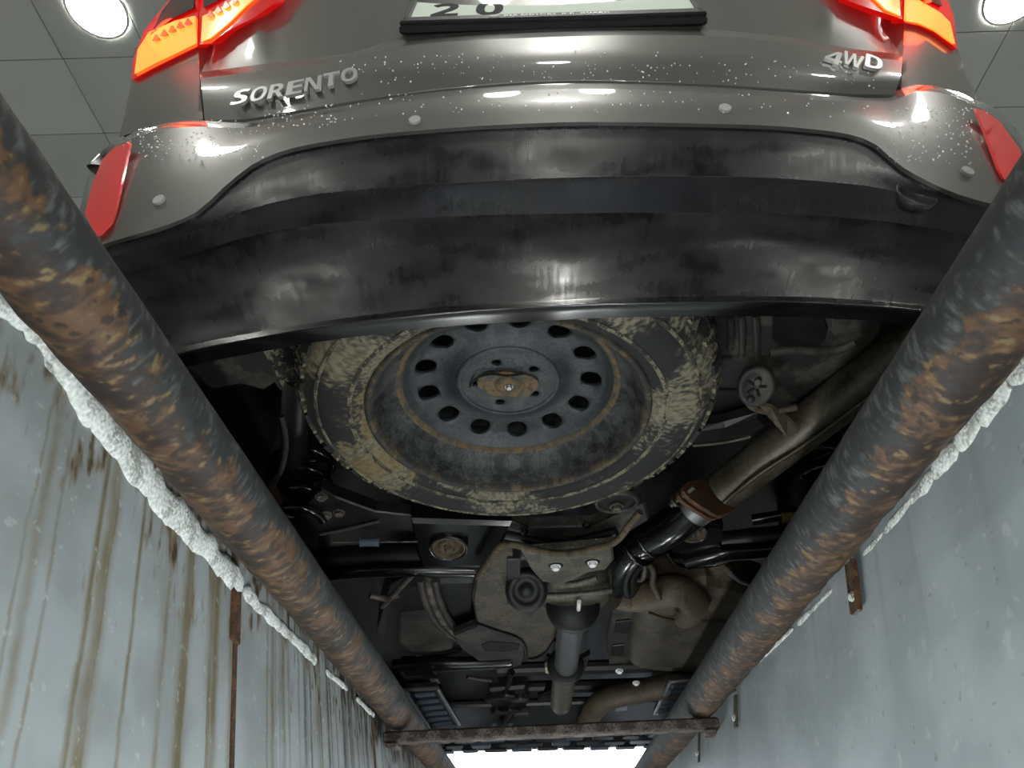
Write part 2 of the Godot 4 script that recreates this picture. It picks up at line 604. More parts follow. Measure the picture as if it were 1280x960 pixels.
	M.rim_rust = mixed(Color(0.22, 0.21, 0.18), Color(0.36, 0.29, 0.18), 11.0, 0.8, 0.1, 84, 0.35, 0.65, 0.12)

# ---------------------------------------------------------------- lights
func ceiling_lamp(x: float, z: float, label: String, group := "") -> void:
	var t := thing("ceiling_lamp", label, "lamp", Vector3(x, 4.595, z - 0.03 * x + 0.06), group)
	var st := mb()
	lathe(st, [[0.205, 0.0], [0.205, -0.014], [0.19, -0.014]], 40, Transform3D(), 1, 1, true)
	obj("trim_ring", st, M.tile, t)
	st = mb()
	lathe(st, [[0.19, -0.004], [0.186, -0.012], [0.16, -0.016], [0.1, -0.018], [0.0, -0.019]], 40)
	obj("diffuser", st, M.ceiling_glow, t)
	var l := SpotLight3D.new()
	l.name = "lamp_light"
	l.light_energy = 3.0
	l.light_color = Color(1.0, 0.99, 0.96)
	l.spot_range = 30.0
	l.spot_attenuation = 2.0
	l.spot_angle = 80.0
	l.light_size = 0.17
	l.shadow_enabled = true
	l.rotation.x = -PI / 2
	l.position = Vector3(0, -0.06, 0)
	t.add_child(l)

func _ready() -> void:
	# ------------------------------------------------------------ camera, sky, lights, exposure
	look = Basis.from_euler(Vector3(0.62609, 0.02763, -0.022))
	var cam := Camera3D.new()
	cam.name = "camera"
	cam.transform = Transform3D(look, EYE)
	cam.fov = rad_to_deg(2.0 * atan(480.0 / FOCAL))
	cam.near = 0.02
	add_child(cam)
	var env := Environment.new()
	env.background_mode = Environment.BG_SKY
	var sky := Sky.new()
	var sm := ProceduralSkyMaterial.new()
	sm.sky_top_color = Color(0.86, 0.92, 1.0)
	sm.sky_horizon_color = Color(0.95, 0.97, 1.0)
	sm.ground_horizon_color = Color(0.8, 0.82, 0.84)
	sm.ground_bottom_color = Color(0.6, 0.62, 0.64)
	sm.sky_energy_multiplier = 2.6
	sm.ground_energy_multiplier = 2.0
	sky.sky_material = sm
	env.sky = sky
	env.tonemap_mode = Environment.TONE_MAPPER_LINEAR
	env.tonemap_exposure = 1.0
	env.sdfgi_enabled = true
	env.ssao_enabled = true
	env.ssil_enabled = true
	var we := WorldEnvironment.new()
	we.name = "environment"
	we.environment = env
	add_child(we)
	make_materials()
	for zz in [-2.55, 0.2, 2.95, 5.7]:
		for xx in [-2.85, 0.3, 3.45]:
			if zz == -2.55 and xx < -1: ceiling_lamp(xx, zz + 0.03, "round glowing ceiling lamp beside the left tail lamp of the car")
			elif zz == -2.55 and xx > 1: ceiling_lamp(xx, zz, "round glowing ceiling lamp cut by the right edge of the photo")
			else: ceiling_lamp(xx, zz, "round ceiling lamp mirrored as a white spot in the wet car body", "ceiling lamps seen only as reflections")
	var k := 0
	for zz in [0.55, -1.1, -2.75]:
		for q in [-1.0, 1.0]:
			added_pit_lamp(q, zz, [2.2, 1.1, 0.95][k])
		k += 1

	build_setting()
	build_pipes()
	build_car()
	build_spare()
	build_underside()

func added_pit_lamp(s: float, z: float, energy: float) -> void:   # added unseen tube lamps on both pit walls, to brighten walls and underside
	var x := (-0.304 if s < 0 else 0.339) - s * 0.055
	var t := thing("added_pit_lamp", "added unseen tube lamp on the %s pit wall %s" % ["left" if s < 0 else "right", "beside the viewer" if z > 0 else ("under the spare wheel" if z > -2 else "under the middle of the car")], "lamp", Vector3(x, -0.95, z))
	var turn := Basis(Vector3.UP, s * PI / 2) * Basis(Vector3.RIGHT, 0.2)   # the lamp's -z looks across the pit and up
	var st := mb()
	box(st, Vector3.ZERO, Vector3(0.7, 0.09, 0.04), Basis(), 0.008)
	put("housing", finish(st), M.steel, t, Transform3D(turn, Vector3.ZERO))
	st = mb()
	box(st, Vector3(0, 0, -0.024), Vector3(0.66, 0.06, 0.01), Basis(), 0.004)
	put("diffuser", finish(st), M.pit_glow, t, Transform3D(turn, Vector3.ZERO))
	var l := AreaLight3D.new()
	l.name = "lamp_light"
	l.area_size = Vector2(0.66, 0.06)
	l.light_energy = energy
	l.light_color = Color(0.98, 0.99, 1.0)
	l.area_range = 20.0
	l.area_attenuation = 2.0
	l.shadow_enabled = true
	l.transform = Transform3D(turn, turn * Vector3(0, 0, -0.034))
	t.add_child(l)

func finish(st: SurfaceTool) -> Mesh:
	st.generate_normals()
	return st.commit()

# ---------------------------------------------------------------- setting
const TILT := 0.18                                         # the top 0.7 m of the pit's walls leans in, below that they stand upright
const KNEE := -0.7
const PIT_END := -6.2
const PIT_START := 1.4

func pit_wall(called: String, s: float, x: float, m: Material, period: float, depth: float) -> MeshInstance3D:
	var st := mb()
	st.set_smooth_group(-1)
	var xk := x + s * TILT * KNEE
	var u0 := 0.1 - PIT_START / period
	var u1 := 0.1 - PIT_END / period
	for q in [[x, 0.0, xk, KNEE], [xk, KNEE, xk, -1.75]]:
		var a := Vector3(q[0], q[1], PIT_START)
		var b := Vector3(q[0], q[1], PIT_END)
		var c := Vector3(q[2], q[3], PIT_END)
		var d := Vector3(q[2], q[3], PIT_START)
		for k in [[a, u0, -q[1] / depth], [b, u1, -q[1] / depth], [c, u1, -q[3] / depth], [a, u0, -q[1] / depth], [c, u1, -q[3] / depth], [d, u0, -q[3] / depth]]:
			vert(st, k[0], Vector2(k[1], k[2]))
	# back, top and bottom, so that the wall has thickness
	var ring := []
	for z in [PIT_START, PIT_END]:
		ring.append(PackedVector3Array([Vector3(x, 0, z), Vector3(x + s * 0.22, 0, z), Vector3(x + s * 0.22, -1.75, z), Vector3(xk, -1.75, z), Vector3(xk, KNEE, z)]))
	for k in 3: skin(st, [PackedVector3Array([ring[0][k], ring[0][k + 1]]), PackedVector3Array([ring[1][k], ring[1][k + 1]])], 0.02, 0.02, false, false)
	fan(st, ring[0])
	fan(st, ring[1])
	var w := obj(called, st, m, self)
	struct(w)
	return w

func slabbox(called: String, lo: Vector3, hi: Vector3, m: Material) -> MeshInstance3D:
	var st := mb()
	box(st, (lo + hi) * 0.5, hi - lo)
	var o := obj(called, st, m, self)
	struct(o)
	return o

func build_setting() -> void:
	var wl := pit_wall("wall_left", -1.0, -0.43, M.wall_left, 3.0, 1.0)
	var wr := pit_wall("wall_right", 1.0, 0.465, M.wall_right, 2.0, 1.0)
	wl.set_meta("label", "pale grey painted pit wall with brown rust runs")
	wr.set_meta("label", "smooth pale grey painted pit wall")
	slabbox("wall_back", Vector3(-0.7, -1.75, PIT_START), Vector3(0.7, -0.15, PIT_START + 0.2), M.concrete)
	slabbox("wall_front", Vector3(-0.7, -1.75, PIT_END - 0.2), Vector3(0.7, -0.15, PIT_END), M.concrete)
	slabbox("floor", Vector3(-0.7, -1.95, PIT_END - 0.2), Vector3(0.7, -1.75, PIT_START + 0.2), M.concrete)
	# room floor round the pit
	var st := mb()
	for r in [[-6.0, -0.65, -14.0, 8.0], [0.685, 6.0, -14.0, 8.0], [-0.65, 0.685, -14.0, PIT_END], [-0.65, 0.685, PIT_START, 8.0]]:
		box(st, Vector3((r[0] + r[1]) * 0.5, -0.075, (r[2] + r[3]) * 0.5), Vector3(r[1] - r[0], 0.15, r[3] - r[2]))
	struct(obj("floor", st, M.concrete, self))
	slabbox("wall_room_left", Vector3(-6.2, -0.15, -14), Vector3(-6.0, 4.9, 8), M.room)
	slabbox("wall_room_right", Vector3(6.0, -0.15, -14), Vector3(6.2, 4.9, 8), M.room)
	slabbox("wall_room_rear", Vector3(-6.2, -0.15, 8), Vector3(6.2, 4.9, 8.2), M.wall_dark)
	# far wall with the open gate that daylight comes through
	st = mb()
	box(st, Vector3(-4.1, 2.3, -14.1), Vector3(4.2, 5.0, 0.2))
	box(st, Vector3(4.2, 2.3, -14.1), Vector3(4.0, 5.0, 0.2))
	box(st, Vector3(0.1, 4.15, -14.1), Vector3(4.2, 1.5, 0.2))
	struct(obj("wall_room_far", st, M.room, self))
	var g := mb()
	box(g, Vector3(-2.04, 1.7, -13.96), Vector3(0.12, 3.4, 0.1), Basis(), 0.01)
	box(g, Vector3(2.24, 1.7, -13.96), Vector3(0.12, 3.4, 0.1), Basis(), 0.01)
	box(g, Vector3(0.1, 3.45, -13.96), Vector3(4.4, 0.12, 0.1), Basis(), 0.01)
	struct(obj("door_1", g, M.steel, self))
	# ceiling: backing slab, and panels hung under it with thin joints
	var ce := slabbox("ceiling", Vector3(-6.2, 4.64, -14), Vector3(6.2, 4.9, 8.2), M.seam)
	ce.set_meta("label", "ceiling of square grey panels with thin joints")
	var pm := mb()
	box(pm, Vector3.ZERO, Vector3(0.614, 0.04, 0.614), Basis(), 0.003)
	pm.generate_normals()
	var pmesh := pm.commit()
	var tones := []
	for k in 3:
		var q: StandardMaterial3D = M.tile.duplicate()
		q.albedo_color = Color(0.75, 0.76, 0.74) * (0.97 + 0.03 * k)
		tones.append(q)
	var spin := Basis(Vector3.UP, 0.02)
	var rg := RandomNumberGenerator.new()
	rg.seed = 4
	var rest := []
	for i in range(-9, 10):
		for j in range(-12, 9):
			var at := spin * Vector3(-3.22 + 0.31 + i * 0.62 + 3.1, 4.62, -3.4 + 0.31 + j * 0.62)
			if absf(at.x) > 5.69 or at.z > 7.6: continue
			var near := (absf(at.x) > 1.2 and absf(at.x) < 5.2 and at.z < -0.6 and at.z > -5.5)
			if near: put("ceiling_panel", pmesh, tones[rg.randi() % 3], ce, Transform3D(spin, at))
			else: rest.append(at)
	var mm := MultiMesh.new()
	mm.transform_format = MultiMesh.TRANSFORM_3D
	mm.mesh = pmesh
	mm.instance_count = rest.size()
	for i in rest.size(): mm.set_instance_transform(i, Transform3D(spin, rest[i]))
	var mi := MultiMeshInstance3D.new()
	mi.name = "ceiling_panels"
	mi.multimesh = mm
	mi.material_override = tones[1]
	mi.set_meta("kind", "stuff")
	ce.add_child(mi)

	# crumbling white mortar between the pipes and the walls, chunk by chunk
	rg.seed = 11
	var line := [[-30, 318, 38, 392, 26], [40, 396, 76, 432, 24], [78, 426, 121, 506, 30], [122, 508, 187, 592, 32], [190, 596, 238, 655, 33], [236, 652, 298, 722, 30], [305, 736, 350, 778, 20], [350, 780, 392, 820, 16], [408, 838, 432, 858, 10], [446, 872, 466, 892, 9]]
	for k in line: chunk(wl, on_x(k[0], k[1], -0.425), on_x(k[2], k[3], -0.425), k[4] * 0.00042, -1.0, rg)
	chunk(wl, on_x(196, 640, -0.43), on_x(270, 705, -0.43), 0.007, -1.0, rg)
	chunk(wl, on_x(52, 446, -0.43), on_x(92, 480, -0.43), 0.008, -1.0, rg)
	line = [[1300, 420, 1262, 466, 24], [1258, 474, 1225, 512, 26], [1222, 514, 1196, 548, 24], [1194, 552, 1168, 584, 22], [1166, 588, 1140, 620, 18], [1138, 624, 1108, 660, 14], [1104, 666, 1082, 690, 9], [1040, 738, 1000, 776, 9], [990, 786, 952, 822, 7]]
	for k in line: chunk(wr, on_x(k[0], k[1], 0.462), on_x(k[2], k[3], 0.462), k[4] * 0.00038, 1.0, rg)
	# rusty steel angle let into the left wall
	st = mb()
	var p := on_x(292, 722, -0.428)
	box(st, Vector3(p.x + 0.002 + TILT * 0.33, p.y - 0.33, p.z), Vector3(0.008, 0.66, 0.017), Basis(Vector3.BACK, 0.178), 0.002)
	obj("rusty_angle", st, M.rust, wl, "rust-brown steel angle")
	st = mb()
	box(st, p + Vector3(0.014, -0.05, 0.004), Vector3(0.006, 0.085, 0.034), Basis(Vector3.BACK, 0.178), 0.002)
	obj("rusty_plate", st, M.rust, wl, "rust-brown steel plate")
	st = mb()
	p = on_x(462, 900, -0.428)
	box(st, Vector3(p.x + 0.002 + TILT * 0.33, p.y - 0.33, p.z), Vector3(0.008, 0.66, 0.026), Basis(Vector3.BACK, 0.178), 0.002)
	obj("rusty_angle", st, M.rust, wl, "rust-brown steel angle")

func chunk(parent: Node, a: Vector3, b: Vector3, r: float, s: float, rg: RandomNumberGenerator) -> void:
	var grow := (b - a) * 0.06
	a -= grow
	b += grow
	var st := mb()
	var rows := []
	var n := noise(20.0, 3, rg.randi() % 999)
	var steps := maxi(8, int(a.distance_to(b) / 0.008))
	r *= 1.6
	var fl := rg.randf_range(0.28, 0.4)
	for i in steps + 1:
		var t := i / float(steps)
		var c := a.lerp(b, t)
		var taper := pow(clampf(minf(t, 1.0 - t) * steps / 1.2, 0.25, 1.0), 0.5)
		var ring := PackedVector3Array()
		for k in 12:
			var ang := TAU * k / 12
			var o := Vector3(cos(ang) * fl, sin(ang), 0) * r * taper
			var q := 1.0 + n.get_noise_3dv(c + o) * 0.6
			ring.append(c + o * q + Vector3(s * -0.002, -r * 0.6, 0))
		rows.append(ring)
	skin(st, rows, 1, 1, true)
	fan(st, rows[0], true)
	fan(st, rows[steps])
	obj("mortar_chunk", st, M.mortar, parent)

# ---------------------------------------------------------------- pipes along the pit's edges
func pit_pipe(x: float, r: float, s: float, label: String) -> Node3D:
	var t := thing("steel_pipe", label, "pipe", Vector3.ZERO)
	var n := noise(9.0, 4, 5 if s < 0 else 8)
	var n2 := noise(45.0, 3, 6 if s < 0 else 9)
	var st := mb()
	smooth(st)
	var L := PIT_START - PIT_END - 0.02
	var steps := 620
	var segs := 40
	var rows := []
	for i in steps + 1:
		var z := PIT_START - 0.01 - L * i / steps
		var ring := PackedVector3Array()
		for k in segs + 1:
			# k = segs / 2 looks down and towards the wall
			var a := TAU * k / segs + PI
			var d := Basis(Vector3.BACK, s * 0.15) * Vector3(sin(a), -cos(a), 0)
			var q := absf(float(k) / segs - 0.5) * (1.6 if s < 0 else 2.0)
			var w := Vector3(x, 0, z) + d * r
			var e := n.get_noise_3dv(w)
			var flake := smoothstep(0.0, 0.1, 0.3 - q + e * 0.3)
			var h := flake * (0.0016 + 0.0022 * n2.get_noise_3dv(w * Vector3(1, 1, 0.6)) + 0.002 * e) + n2.get_noise_3dv(w * 0.4) * 0.0006
			ring.append(Vector3(x, 0, z) + d * (r + h - 0.0008))
		rows.append(ring)
	var u0 := 0.0
	for j in steps:
		var a: PackedVector3Array = rows[j]
		var b: PackedVector3Array = rows[j + 1]
		var ua := j * L / steps / 4.0 + (0.37 if s > 0 else 0.0)
		var ub := (j + 1) * L / steps / 4.0 + (0.37 if s > 0 else 0.0)
		for k in segs:
			var wide := 0.8 if s < 0 else 1.0
			var va := 0.5 + (k / float(segs) - 0.5) * wide
			var vb := 0.5 + ((k + 1) / float(segs) - 0.5) * wide
			vert(st, a[k], Vector2(ua, va)); vert(st, b[k + 1], Vector2(ub, vb)); vert(st, a[k + 1], Vector2(ua, vb))
			vert(st, a[k], Vector2(ua, va)); vert(st, b[k], Vector2(ub, va)); vert(st, b[k + 1], Vector2(ub, vb))
	obj("pipe_body", st, M.pit_pipe, t)
	return t

func strap(t: Node3D, u: float, v: float, v2: float, x: float, w: float) -> void:
	var a := on_x(u, v, x)
	var b := on_x(u + 4, v2, x)
	var st := mb()
	var h := a.y - b.y
	box(st, Vector3(x - 0.005 - TILT * h * 0.5, a.y - h * 0.5, a.z), Vector3(0.006, h, w), Basis(Vector3.BACK, -0.178), 0.0015)
	box(st, Vector3(x - 0.028, a.y, a.z), Vector3(0.055, 0.006, w), Basis(Vector3.BACK, 0.35), 0.0015)
	obj("anchor_strap", st, M.alu, t, "pale flat strap with rusty edges" if w > 0.02 else "")
	for e in [-0.5, 0.5]:
		if w < 0.02: continue
		st = mb()
		box(st, Vector3(x - 0.006 - TILT * h * 0.5, a.y - h * 0.5, a.z + e * w), Vector3(0.009, h * 0.96, 0.0025), Basis(Vector3.BACK, -0.178), 0.0008)
		obj("rust_edge", st, M.rust, t)
	st = mb()
	hexbolt(st, Vector3(x - 0.007 - TILT * h * 0.7, b.y + h * 0.3, a.z), Vector3(-1, 0, 0), 0.006, 0.006)
	obj("strap_bolt", st, M.mortar, t)

func build_pipes() -> void:
	pit_pipe(-0.3755, 0.041, -1.0, "flaking rusty steel pipe along the left edge of the pit")
	var t := pit_pipe(0.41, 0.0455, 1.0, "scraped rusty steel pipe along the right edge of the pit")
	strap(t, 1068, 700, 782, 0.455, 0.022)
	strap(t, 922, 868, 914, 0.455, 0.018)
	strap(t, 876, 915, 955, 0.455, 0.016)
	# the bar across the pit
	var c := thing("cross_bar", "worn dark steel bar lying across the pit between the two pipes", "bar")
	var a := on_y(520, 922, -0.062)
	var b := on_y(872, 906, -0.062)
	a.x = -0.41
	b.x = 0.445
	var st := mb()
	var dirx := (b - a).normalized()
	var bs := Basis(dirx, Vector3.UP, dirx.cross(Vector3.UP))
	box(st, (a + b) * 0.5, Vector3(a.distance_to(b), 0.027, 0.045), bs, 0.004)
	obj("bar_body", st, M.bar, c)
	for e in [a, b]:
		st = mb()
		box(st, e.lerp((a + b) * 0.5, 0.06) + Vector3(0, -0.02, 0), Vector3(0.03, 0.01, 0.06), bs, 0.002)
		obj("end_lug", st, M.bar, c)

# ---------------------------------------------------------------- the car
var car: Node3D
const TG_B1 := [250, 90, 330, 80, 425, 68, 500, 50, 640, 40, 860, 36, 985, 46, 1060, 60, 1128, 68]
const TG_C := [256, 150, 300, 149, 330, 145, 500, 117, 640, 103, 740, 100, 890, 105, 1040, 115, 1118, 118]
const B_TOP := [112, 205, 152, 171, 199, 155, 250, 150, 300, 152, 330, 148, 500, 120, 640, 106, 740, 103, 890, 108, 1040, 118, 1112, 121, 1142, 106, 1182, 110, 1215, 123, 1245, 138, 1276, 172]
const B_EDGE := [92, 318, 130, 305, 240, 268, 290, 225, 325, 200, 380, 182, 500, 165, 700, 153, 900, 155, 1000, 160, 1085, 175, 1130, 210, 1190, 240, 1245, 256, 1300, 268]
const B_CREASE := [92, 338, 130, 325, 240, 290, 310, 262, 400, 242, 580, 228, 700, 222, 800, 220, 960, 222, 1090, 233, 1160, 248, 1245, 268, 1300, 285]
const B_BAND := [92, 360, 130, 350, 240, 318, 310, 296, 400, 280, 580, 270, 700, 267, 800, 266, 960, 267, 1090, 275, 1160, 285, 1245, 300, 1300, 312]
const B_LIP := [150, 470, 220, 445, 300, 428, 420, 408, 560, 392, 700, 384, 760, 381, 960, 379, 1100, 385, 1165, 392, 1240, 404]

func build_car() -> void:
	car = thing("car", "dark grey sport utility car with lit tail lamps standing over the inspection pit", "car")
	var n := 72
	# tailgate
	var a := rail([238, -75, 420, -95, 690, -105, 960, -100, 1140, -85], -0.80, n)
	var a2 := rail([244, 0, 420, -25, 690, -35, 960, -32, 1133, -12], -0.755, n)
	var b1 := rail(TG_B1, -0.735, n)
	var b2 := rail(TG_B1, -0.706, n, 8.0)
	var m := rail([252, 112, 330, 107, 425, 93, 500, 84, 640, 72, 860, 70, 985, 80, 1060, 90, 1126, 95], -0.695, n)
	var c := rail(TG_C, -0.705, n)
	var tuck := moved(c, Vector3(0, 0.004, -0.06))
	var rows := smooth_rows([a, a2, b1], 4)
	rows.append_array(smooth_rows([b1, b2, m, c], 4))
	var st := mb()
	skin(st, smooth_rows([a, a2, b1], 5))
	skin(st, smooth_rows([b1, b2], 2))
	skin(st, smooth_rows([b2, m, c], 5))
	skin(st, smooth_rows([c, moved(c, Vector3(0, -0.001, -0.008)), tuck], 2))
	# turned-in side edges
	var le := PackedVector3Array()
	var re := PackedVector3Array()
	for r in [a, a2, b1, b2, m, c]:
		le.append(r[0]); re.append(r[n - 1])
	skin(st, [le, moved(le, Vector3(0.003, 0, -0.06))])
	skin(st, [re, moved(re, Vector3(-0.003, 0, -0.06))])
	var gate := obj("tailgate", st, M.paint, car)
	# upper tailgate, rear window, roof and flanks, hidden from the pit but there
	st = mb()
	var top := PackedVector3Array()
	for p in a: top.append(Vector3(lerpf(XC, p.x, 0.86), 1.85, p.z - 0.42))
	var roof_front := moved(top, Vector3(0, 0.02, -2.6))
	var hood := PackedVector3Array()
	for p in a: hood.append(Vector3(p.x, 1.12, -4.2))
	var nose := PackedVector3Array()
	for p in a: nose.append(Vector3(p.x, 0.95, -5.45 - bow(p.x) * -0.8))
	var chin := PackedVector3Array()
	for p in a: chin.append(Vector3(p.x, 0.47, -5.5 - bow(p.x) * -0.8))
	skin(st, [a, top], 1, 1, false)
	skin(st, [top, roof_front, hood, nose, chin], 1, 1, false)
	for s in [-1.0, 1.0]:
		var xs: float = XC + s * 0.965
		var lo := PackedVector3Array()
		var hi := PackedVector3Array()
		var gl := PackedVector3Array()
		for k in 25:
			var z := lerpf(-1.0, -5.2, k / 24.0)
			var arch := 0.0
			for w in [-1.78, -4.55]: arch = maxf(arch, sqrt(maxf(0.0, 0.46 * 0.46 - pow(z - w, 2))))
			lo.append(Vector3(xs, 0.34 + maxf(0.0, arch + 0.06 - (0.0 if arch > 0 else 0.06)), z))
			hi.append(Vector3(xs, 1.12, z))
			gl.append(Vector3(xs - s * 0.16, 1.12 + 0.73 * clampf((4.3 + z) * 1.4, 0, 1), z))
		skin(st, [lo, hi], 1, 1, false)
		skin(st, [hi, gl], 1, 1, false)
	obj("body_shell", st, M.paint, car)

	# painted bumper
	var d := rail(B_TOP, -0.705, n)
	var e := rail(B_TOP, -0.676, n, 8.0)
	var g := rail(B_EDGE, -0.66, n)
	var f := between(e, g, 0.5, 0.006)
	st = mb()
	skin(st, smooth_rows([inward(d), d, e], 3))
	skin(st, smooth_rows([sided(e, -1.35), sided(f, -1.35), sided(g, -1.35)], 6))
	skin(st, [g, moved(g, Vector3(0, 0.001, -0.02))])
	var bumper := obj("bumper", st, M.paint, car)
	for s in [[518, 148], [907, 133], [197, 248], [1211, 212]]:
		var p := S(s[0], s[1], -0.655)
		var q := (S(s[0] + 8, s[1], -0.655) - p).cross(S(s[0], s[1] - 8, -0.655) - p).normalized()
		st = mb()
		lathe(st, [[0.0095, -0.012], [0.0095, -0.0012], [0.009, -0.0006], [0.0, -0.0006]], 24, Transform3D(frame_of(q), p), 1, 1, true)
		obj("parking_sensor", st, M.sensor, bumper)
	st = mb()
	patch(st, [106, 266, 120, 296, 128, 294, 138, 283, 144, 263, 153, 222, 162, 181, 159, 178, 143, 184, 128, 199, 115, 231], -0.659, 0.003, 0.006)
	obj("bumper_reflector", st, M.reflector, bumper, "long red bumper reflector with added glow")  # a reflector, its brightness put in as emission
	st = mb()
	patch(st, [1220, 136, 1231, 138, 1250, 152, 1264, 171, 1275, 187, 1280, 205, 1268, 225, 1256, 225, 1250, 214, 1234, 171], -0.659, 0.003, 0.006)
	obj("bumper_reflector", st, M.reflector, bumper, "long red bumper reflector with added glow")

	# black cladding
	var g2 := rail(B_EDGE, -0.667, n)
	var h := rail(B_CREASE, -0.672, n)
	var i_ := rail(B_BAND, -0.702, n)
	var k0 := rail(B_LIP, -0.712, n, -9.0)
	var k1 := rail(B_LIP, -0.700, n, -3.0)
	var k2 := rail(B_LIP, -0.700, n)
	st = mb()
	var F := -1.35
	skin(st, smooth_rows([moved(g2, Vector3(0, 0.003, -0.03)), g2], 1), 1, 0.05)
	skin(st, smooth_rows([sided(g2, F), sided(between(g2, h, 0.5, 0.002), F), sided(h, F)], 4), 1, 0.6)
	skin(st, smooth_rows([sided(h, F), sided(between(h, i_, 0.12, 0.001), F), sided(i_, F)], 4), 1, 0.4)
	skin(st, smooth_rows([sided(i_, F), sided(between(i_, k0, 0.35, -0.008), F), sided(between(i_, k0, 0.68, -0.006), F), sided(k0, F)], 5), 1, 1.0)
	var cl := obj("bumper_cladding", st, M.cladding, car, "black plastic lower bumper")
	st = mb()
	skin(st, smooth_rows([sided(k0, F), sided(k1, F), sided(k2, F), sided(moved(k2, Vector3(0, 0.004, -0.03)), F)], 2))
	obj("lip_trim", st, M.gloss, cl)
	var tp := S(1146, 242, -0.672)
	var tq := (S(1154, 242, -0.672) - tp).cross(S(1146, 234, -0.672) - tp).normalized()
	st = mb()
	lathe(st, [[0.03, -0.01], [0.03, 0.001], [0.0285, 0.0025], [0.0275, 0.0008], [0.0, 0.001]], 32, Transform3D(frame_of(tq), tp), 1, 1)
	obj("tow_eye_cover", st, M.cover, cl)

	# quarter panels between lamps and bumper
	upper = true
	for o in [[149, 172, 156, 140, 164, 104, 168, 60, 244, 20, 248, 60, 250, 110, 254, 149, 200, 157, 170, 164], [1131, 10, 1180, 30, 1199, 64, 1207, 92, 1226, 132, 1214, 126, 1182, 112, 1140, 108, 1126, 116, 1129, 70]]:
		st = mb()
		patch(st, o, -0.716, 0.006, 0.1)
		obj("quarter_panel", st, M.paint, car)

	# tail lamps: outer ones on the quarter panels, inner ones on the tailgate
	lamp([164, 100, 166, 76, 180, 38, 206, 6, 226, -20, 248, -46, 247, 58, 222, 70, 190, 86], [[168, 92, 172, 62, 186, 40, 200, 34, 218, 26, 242, 20, 244, 54, 220, 66, 190, 80]], [[188, 44, 203, 12, 224, -12, 243, -26, 242, 10, 214, 24]], [[194, 48], [204, 42], [214, 37], [224, 32], [234, 28]], -0.709)
	lamp([1131, 28, 1130, -70, 1160, -50, 1178, -20, 1192, 20, 1197, 62, 1190, 56, 1168, 40, 1150, 32], [[1133, 26, 1134, -8, 1156, 4, 1176, 16, 1188, 28, 1194, 55, 1170, 38, 1150, 29]], [[1136, -14, 1138, -40, 1156, -34, 1170, -14, 1178, 8, 1160, 0]], [[1140, -12], [1150, -6], [1160, 0]], -0.709)
	upper = false
	lamp([249, 56, 250, -46, 330, -60, 372, -52, 345, 2, 318, 22, 285, 38, 264, 54], [[251, 52, 253, 20, 272, 12, 304, -8, 326, -24, 330, -12, 306, 8, 284, 30, 262, 48]], [[254, 10, 256, -30, 300, -44, 310, -30, 280, -4]], [[262, 18], [272, 12], [282, 6], [292, 0]], -0.727)
	lamp([1128, 24, 1127, -70, 1060, -80, 1010, -66, 1040, -18, 1062, 2, 1092, 12], [[1126, 20, 1124, -6, 1108, -14, 1086, -30, 1072, -40, 1076, -22, 1092, -4, 1108, 12]], [[1124, -14, 1122, -50, 1086, -56, 1078, -44, 1104, -26]], [[1118, -10], [1108, -18], [1098, -24]], -0.727)
	for q in [[205, 60, 0.12], [1170, 12, 0.12]]:
		var l := OmniLight3D.new()
		l.name = "tail_light"
		l.light_energy = 0.045
		l.light_color = Color(1.0, 0.16, 0.05)
		l.light_size = 0.05
		l.omni_range = 6.0
		l.omni_attenuation = 2.0
		l.shadow_enabled = true
		l.position = S(q[0], q[1], -0.712) + Vector3(0, -0.02, 0.1)
		car.add_child(l, true)

	# lettering on the tailgate
	var word := "SORENTO"
	for i in 7:
		var t := i / 6.0
		letter(word[i], lerpf(302, 437, t), 123.0 - 27.5 * t + 2.0 * sin(t * PI), 19.0, 20.0, gate)
	letter("4", 1042, 74, 19, 21, gate)
	letter("W", 1065, 77, 19, 25, gate)
	letter("D", 1091, 80, 19, 21, gate)

	# licence plate in its black frame
	var pl := S(498, 33, -0.712)
	var pr := S(885.5, 21, -0.712)
	var px := (pr - pl)
	var wid := px.length()
	px = px.normalized()
	var py := (Vector3(0, 1, -0.22) - px * px.dot(Vector3(0, 1, -0.22))).normalized()
	var pb := Basis(px, py, px.cross(py))
	st = mb()
	var hgt := 0.19
	box(st, pl + px * wid * 0.5 + py * hgt * 0.5 - pb.z * 0.008, Vector3(wid, hgt, 0.016), pb, 0.004)
	for e2 in [[0.5, 0.0195, wid - 0.004, 0.03], [0.5, hgt - 0.012, wid - 0.004, 0.02]]:
		box(st, pl + px * wid * e2[0] + py * e2[1] + pb.z * 0.003, Vector3(e2[2], e2[3], 0.01), pb, 0.003)
	for e2 in [0.012, wid - 0.012]:
		box(st, pl + px * e2 + py * hgt * 0.5 + pb.z * 0.003, Vector3(0.014, hgt - 0.02, 0.01), pb, 0.003)
	var fr := obj("plate_frame", st, M.black, car)
	st = mb()
	box(st, pl + px * wid * 0.5 + py * (0.036 + 0.065) + pb.z * 0.002, Vector3(wid - 0.03, 0.13, 0.003), pb, 0.001)
	obj("licence_plate", st, M.plate, fr, "white licence plate")
	for q in [["2", 0.085], ["0", 0.175]]:
		text_at(q[0], pl + px * q[1] + py * (0.047 + 0.045) + pb.z * 0.0035, pb, 0.055, 0.09, 0.002, M.ink, fr, "plate_digit")
	text_at("KIA MOTORS  R.R. GUARD", pl + px * wid * 0.515 + py * 0.0205 + pb.z * 0.008, pb, 0.205, 0.0095, 0.0015, M.white_ink, fr, "frame_lettering")
	st = mb()
	var oval := PackedVector3Array()
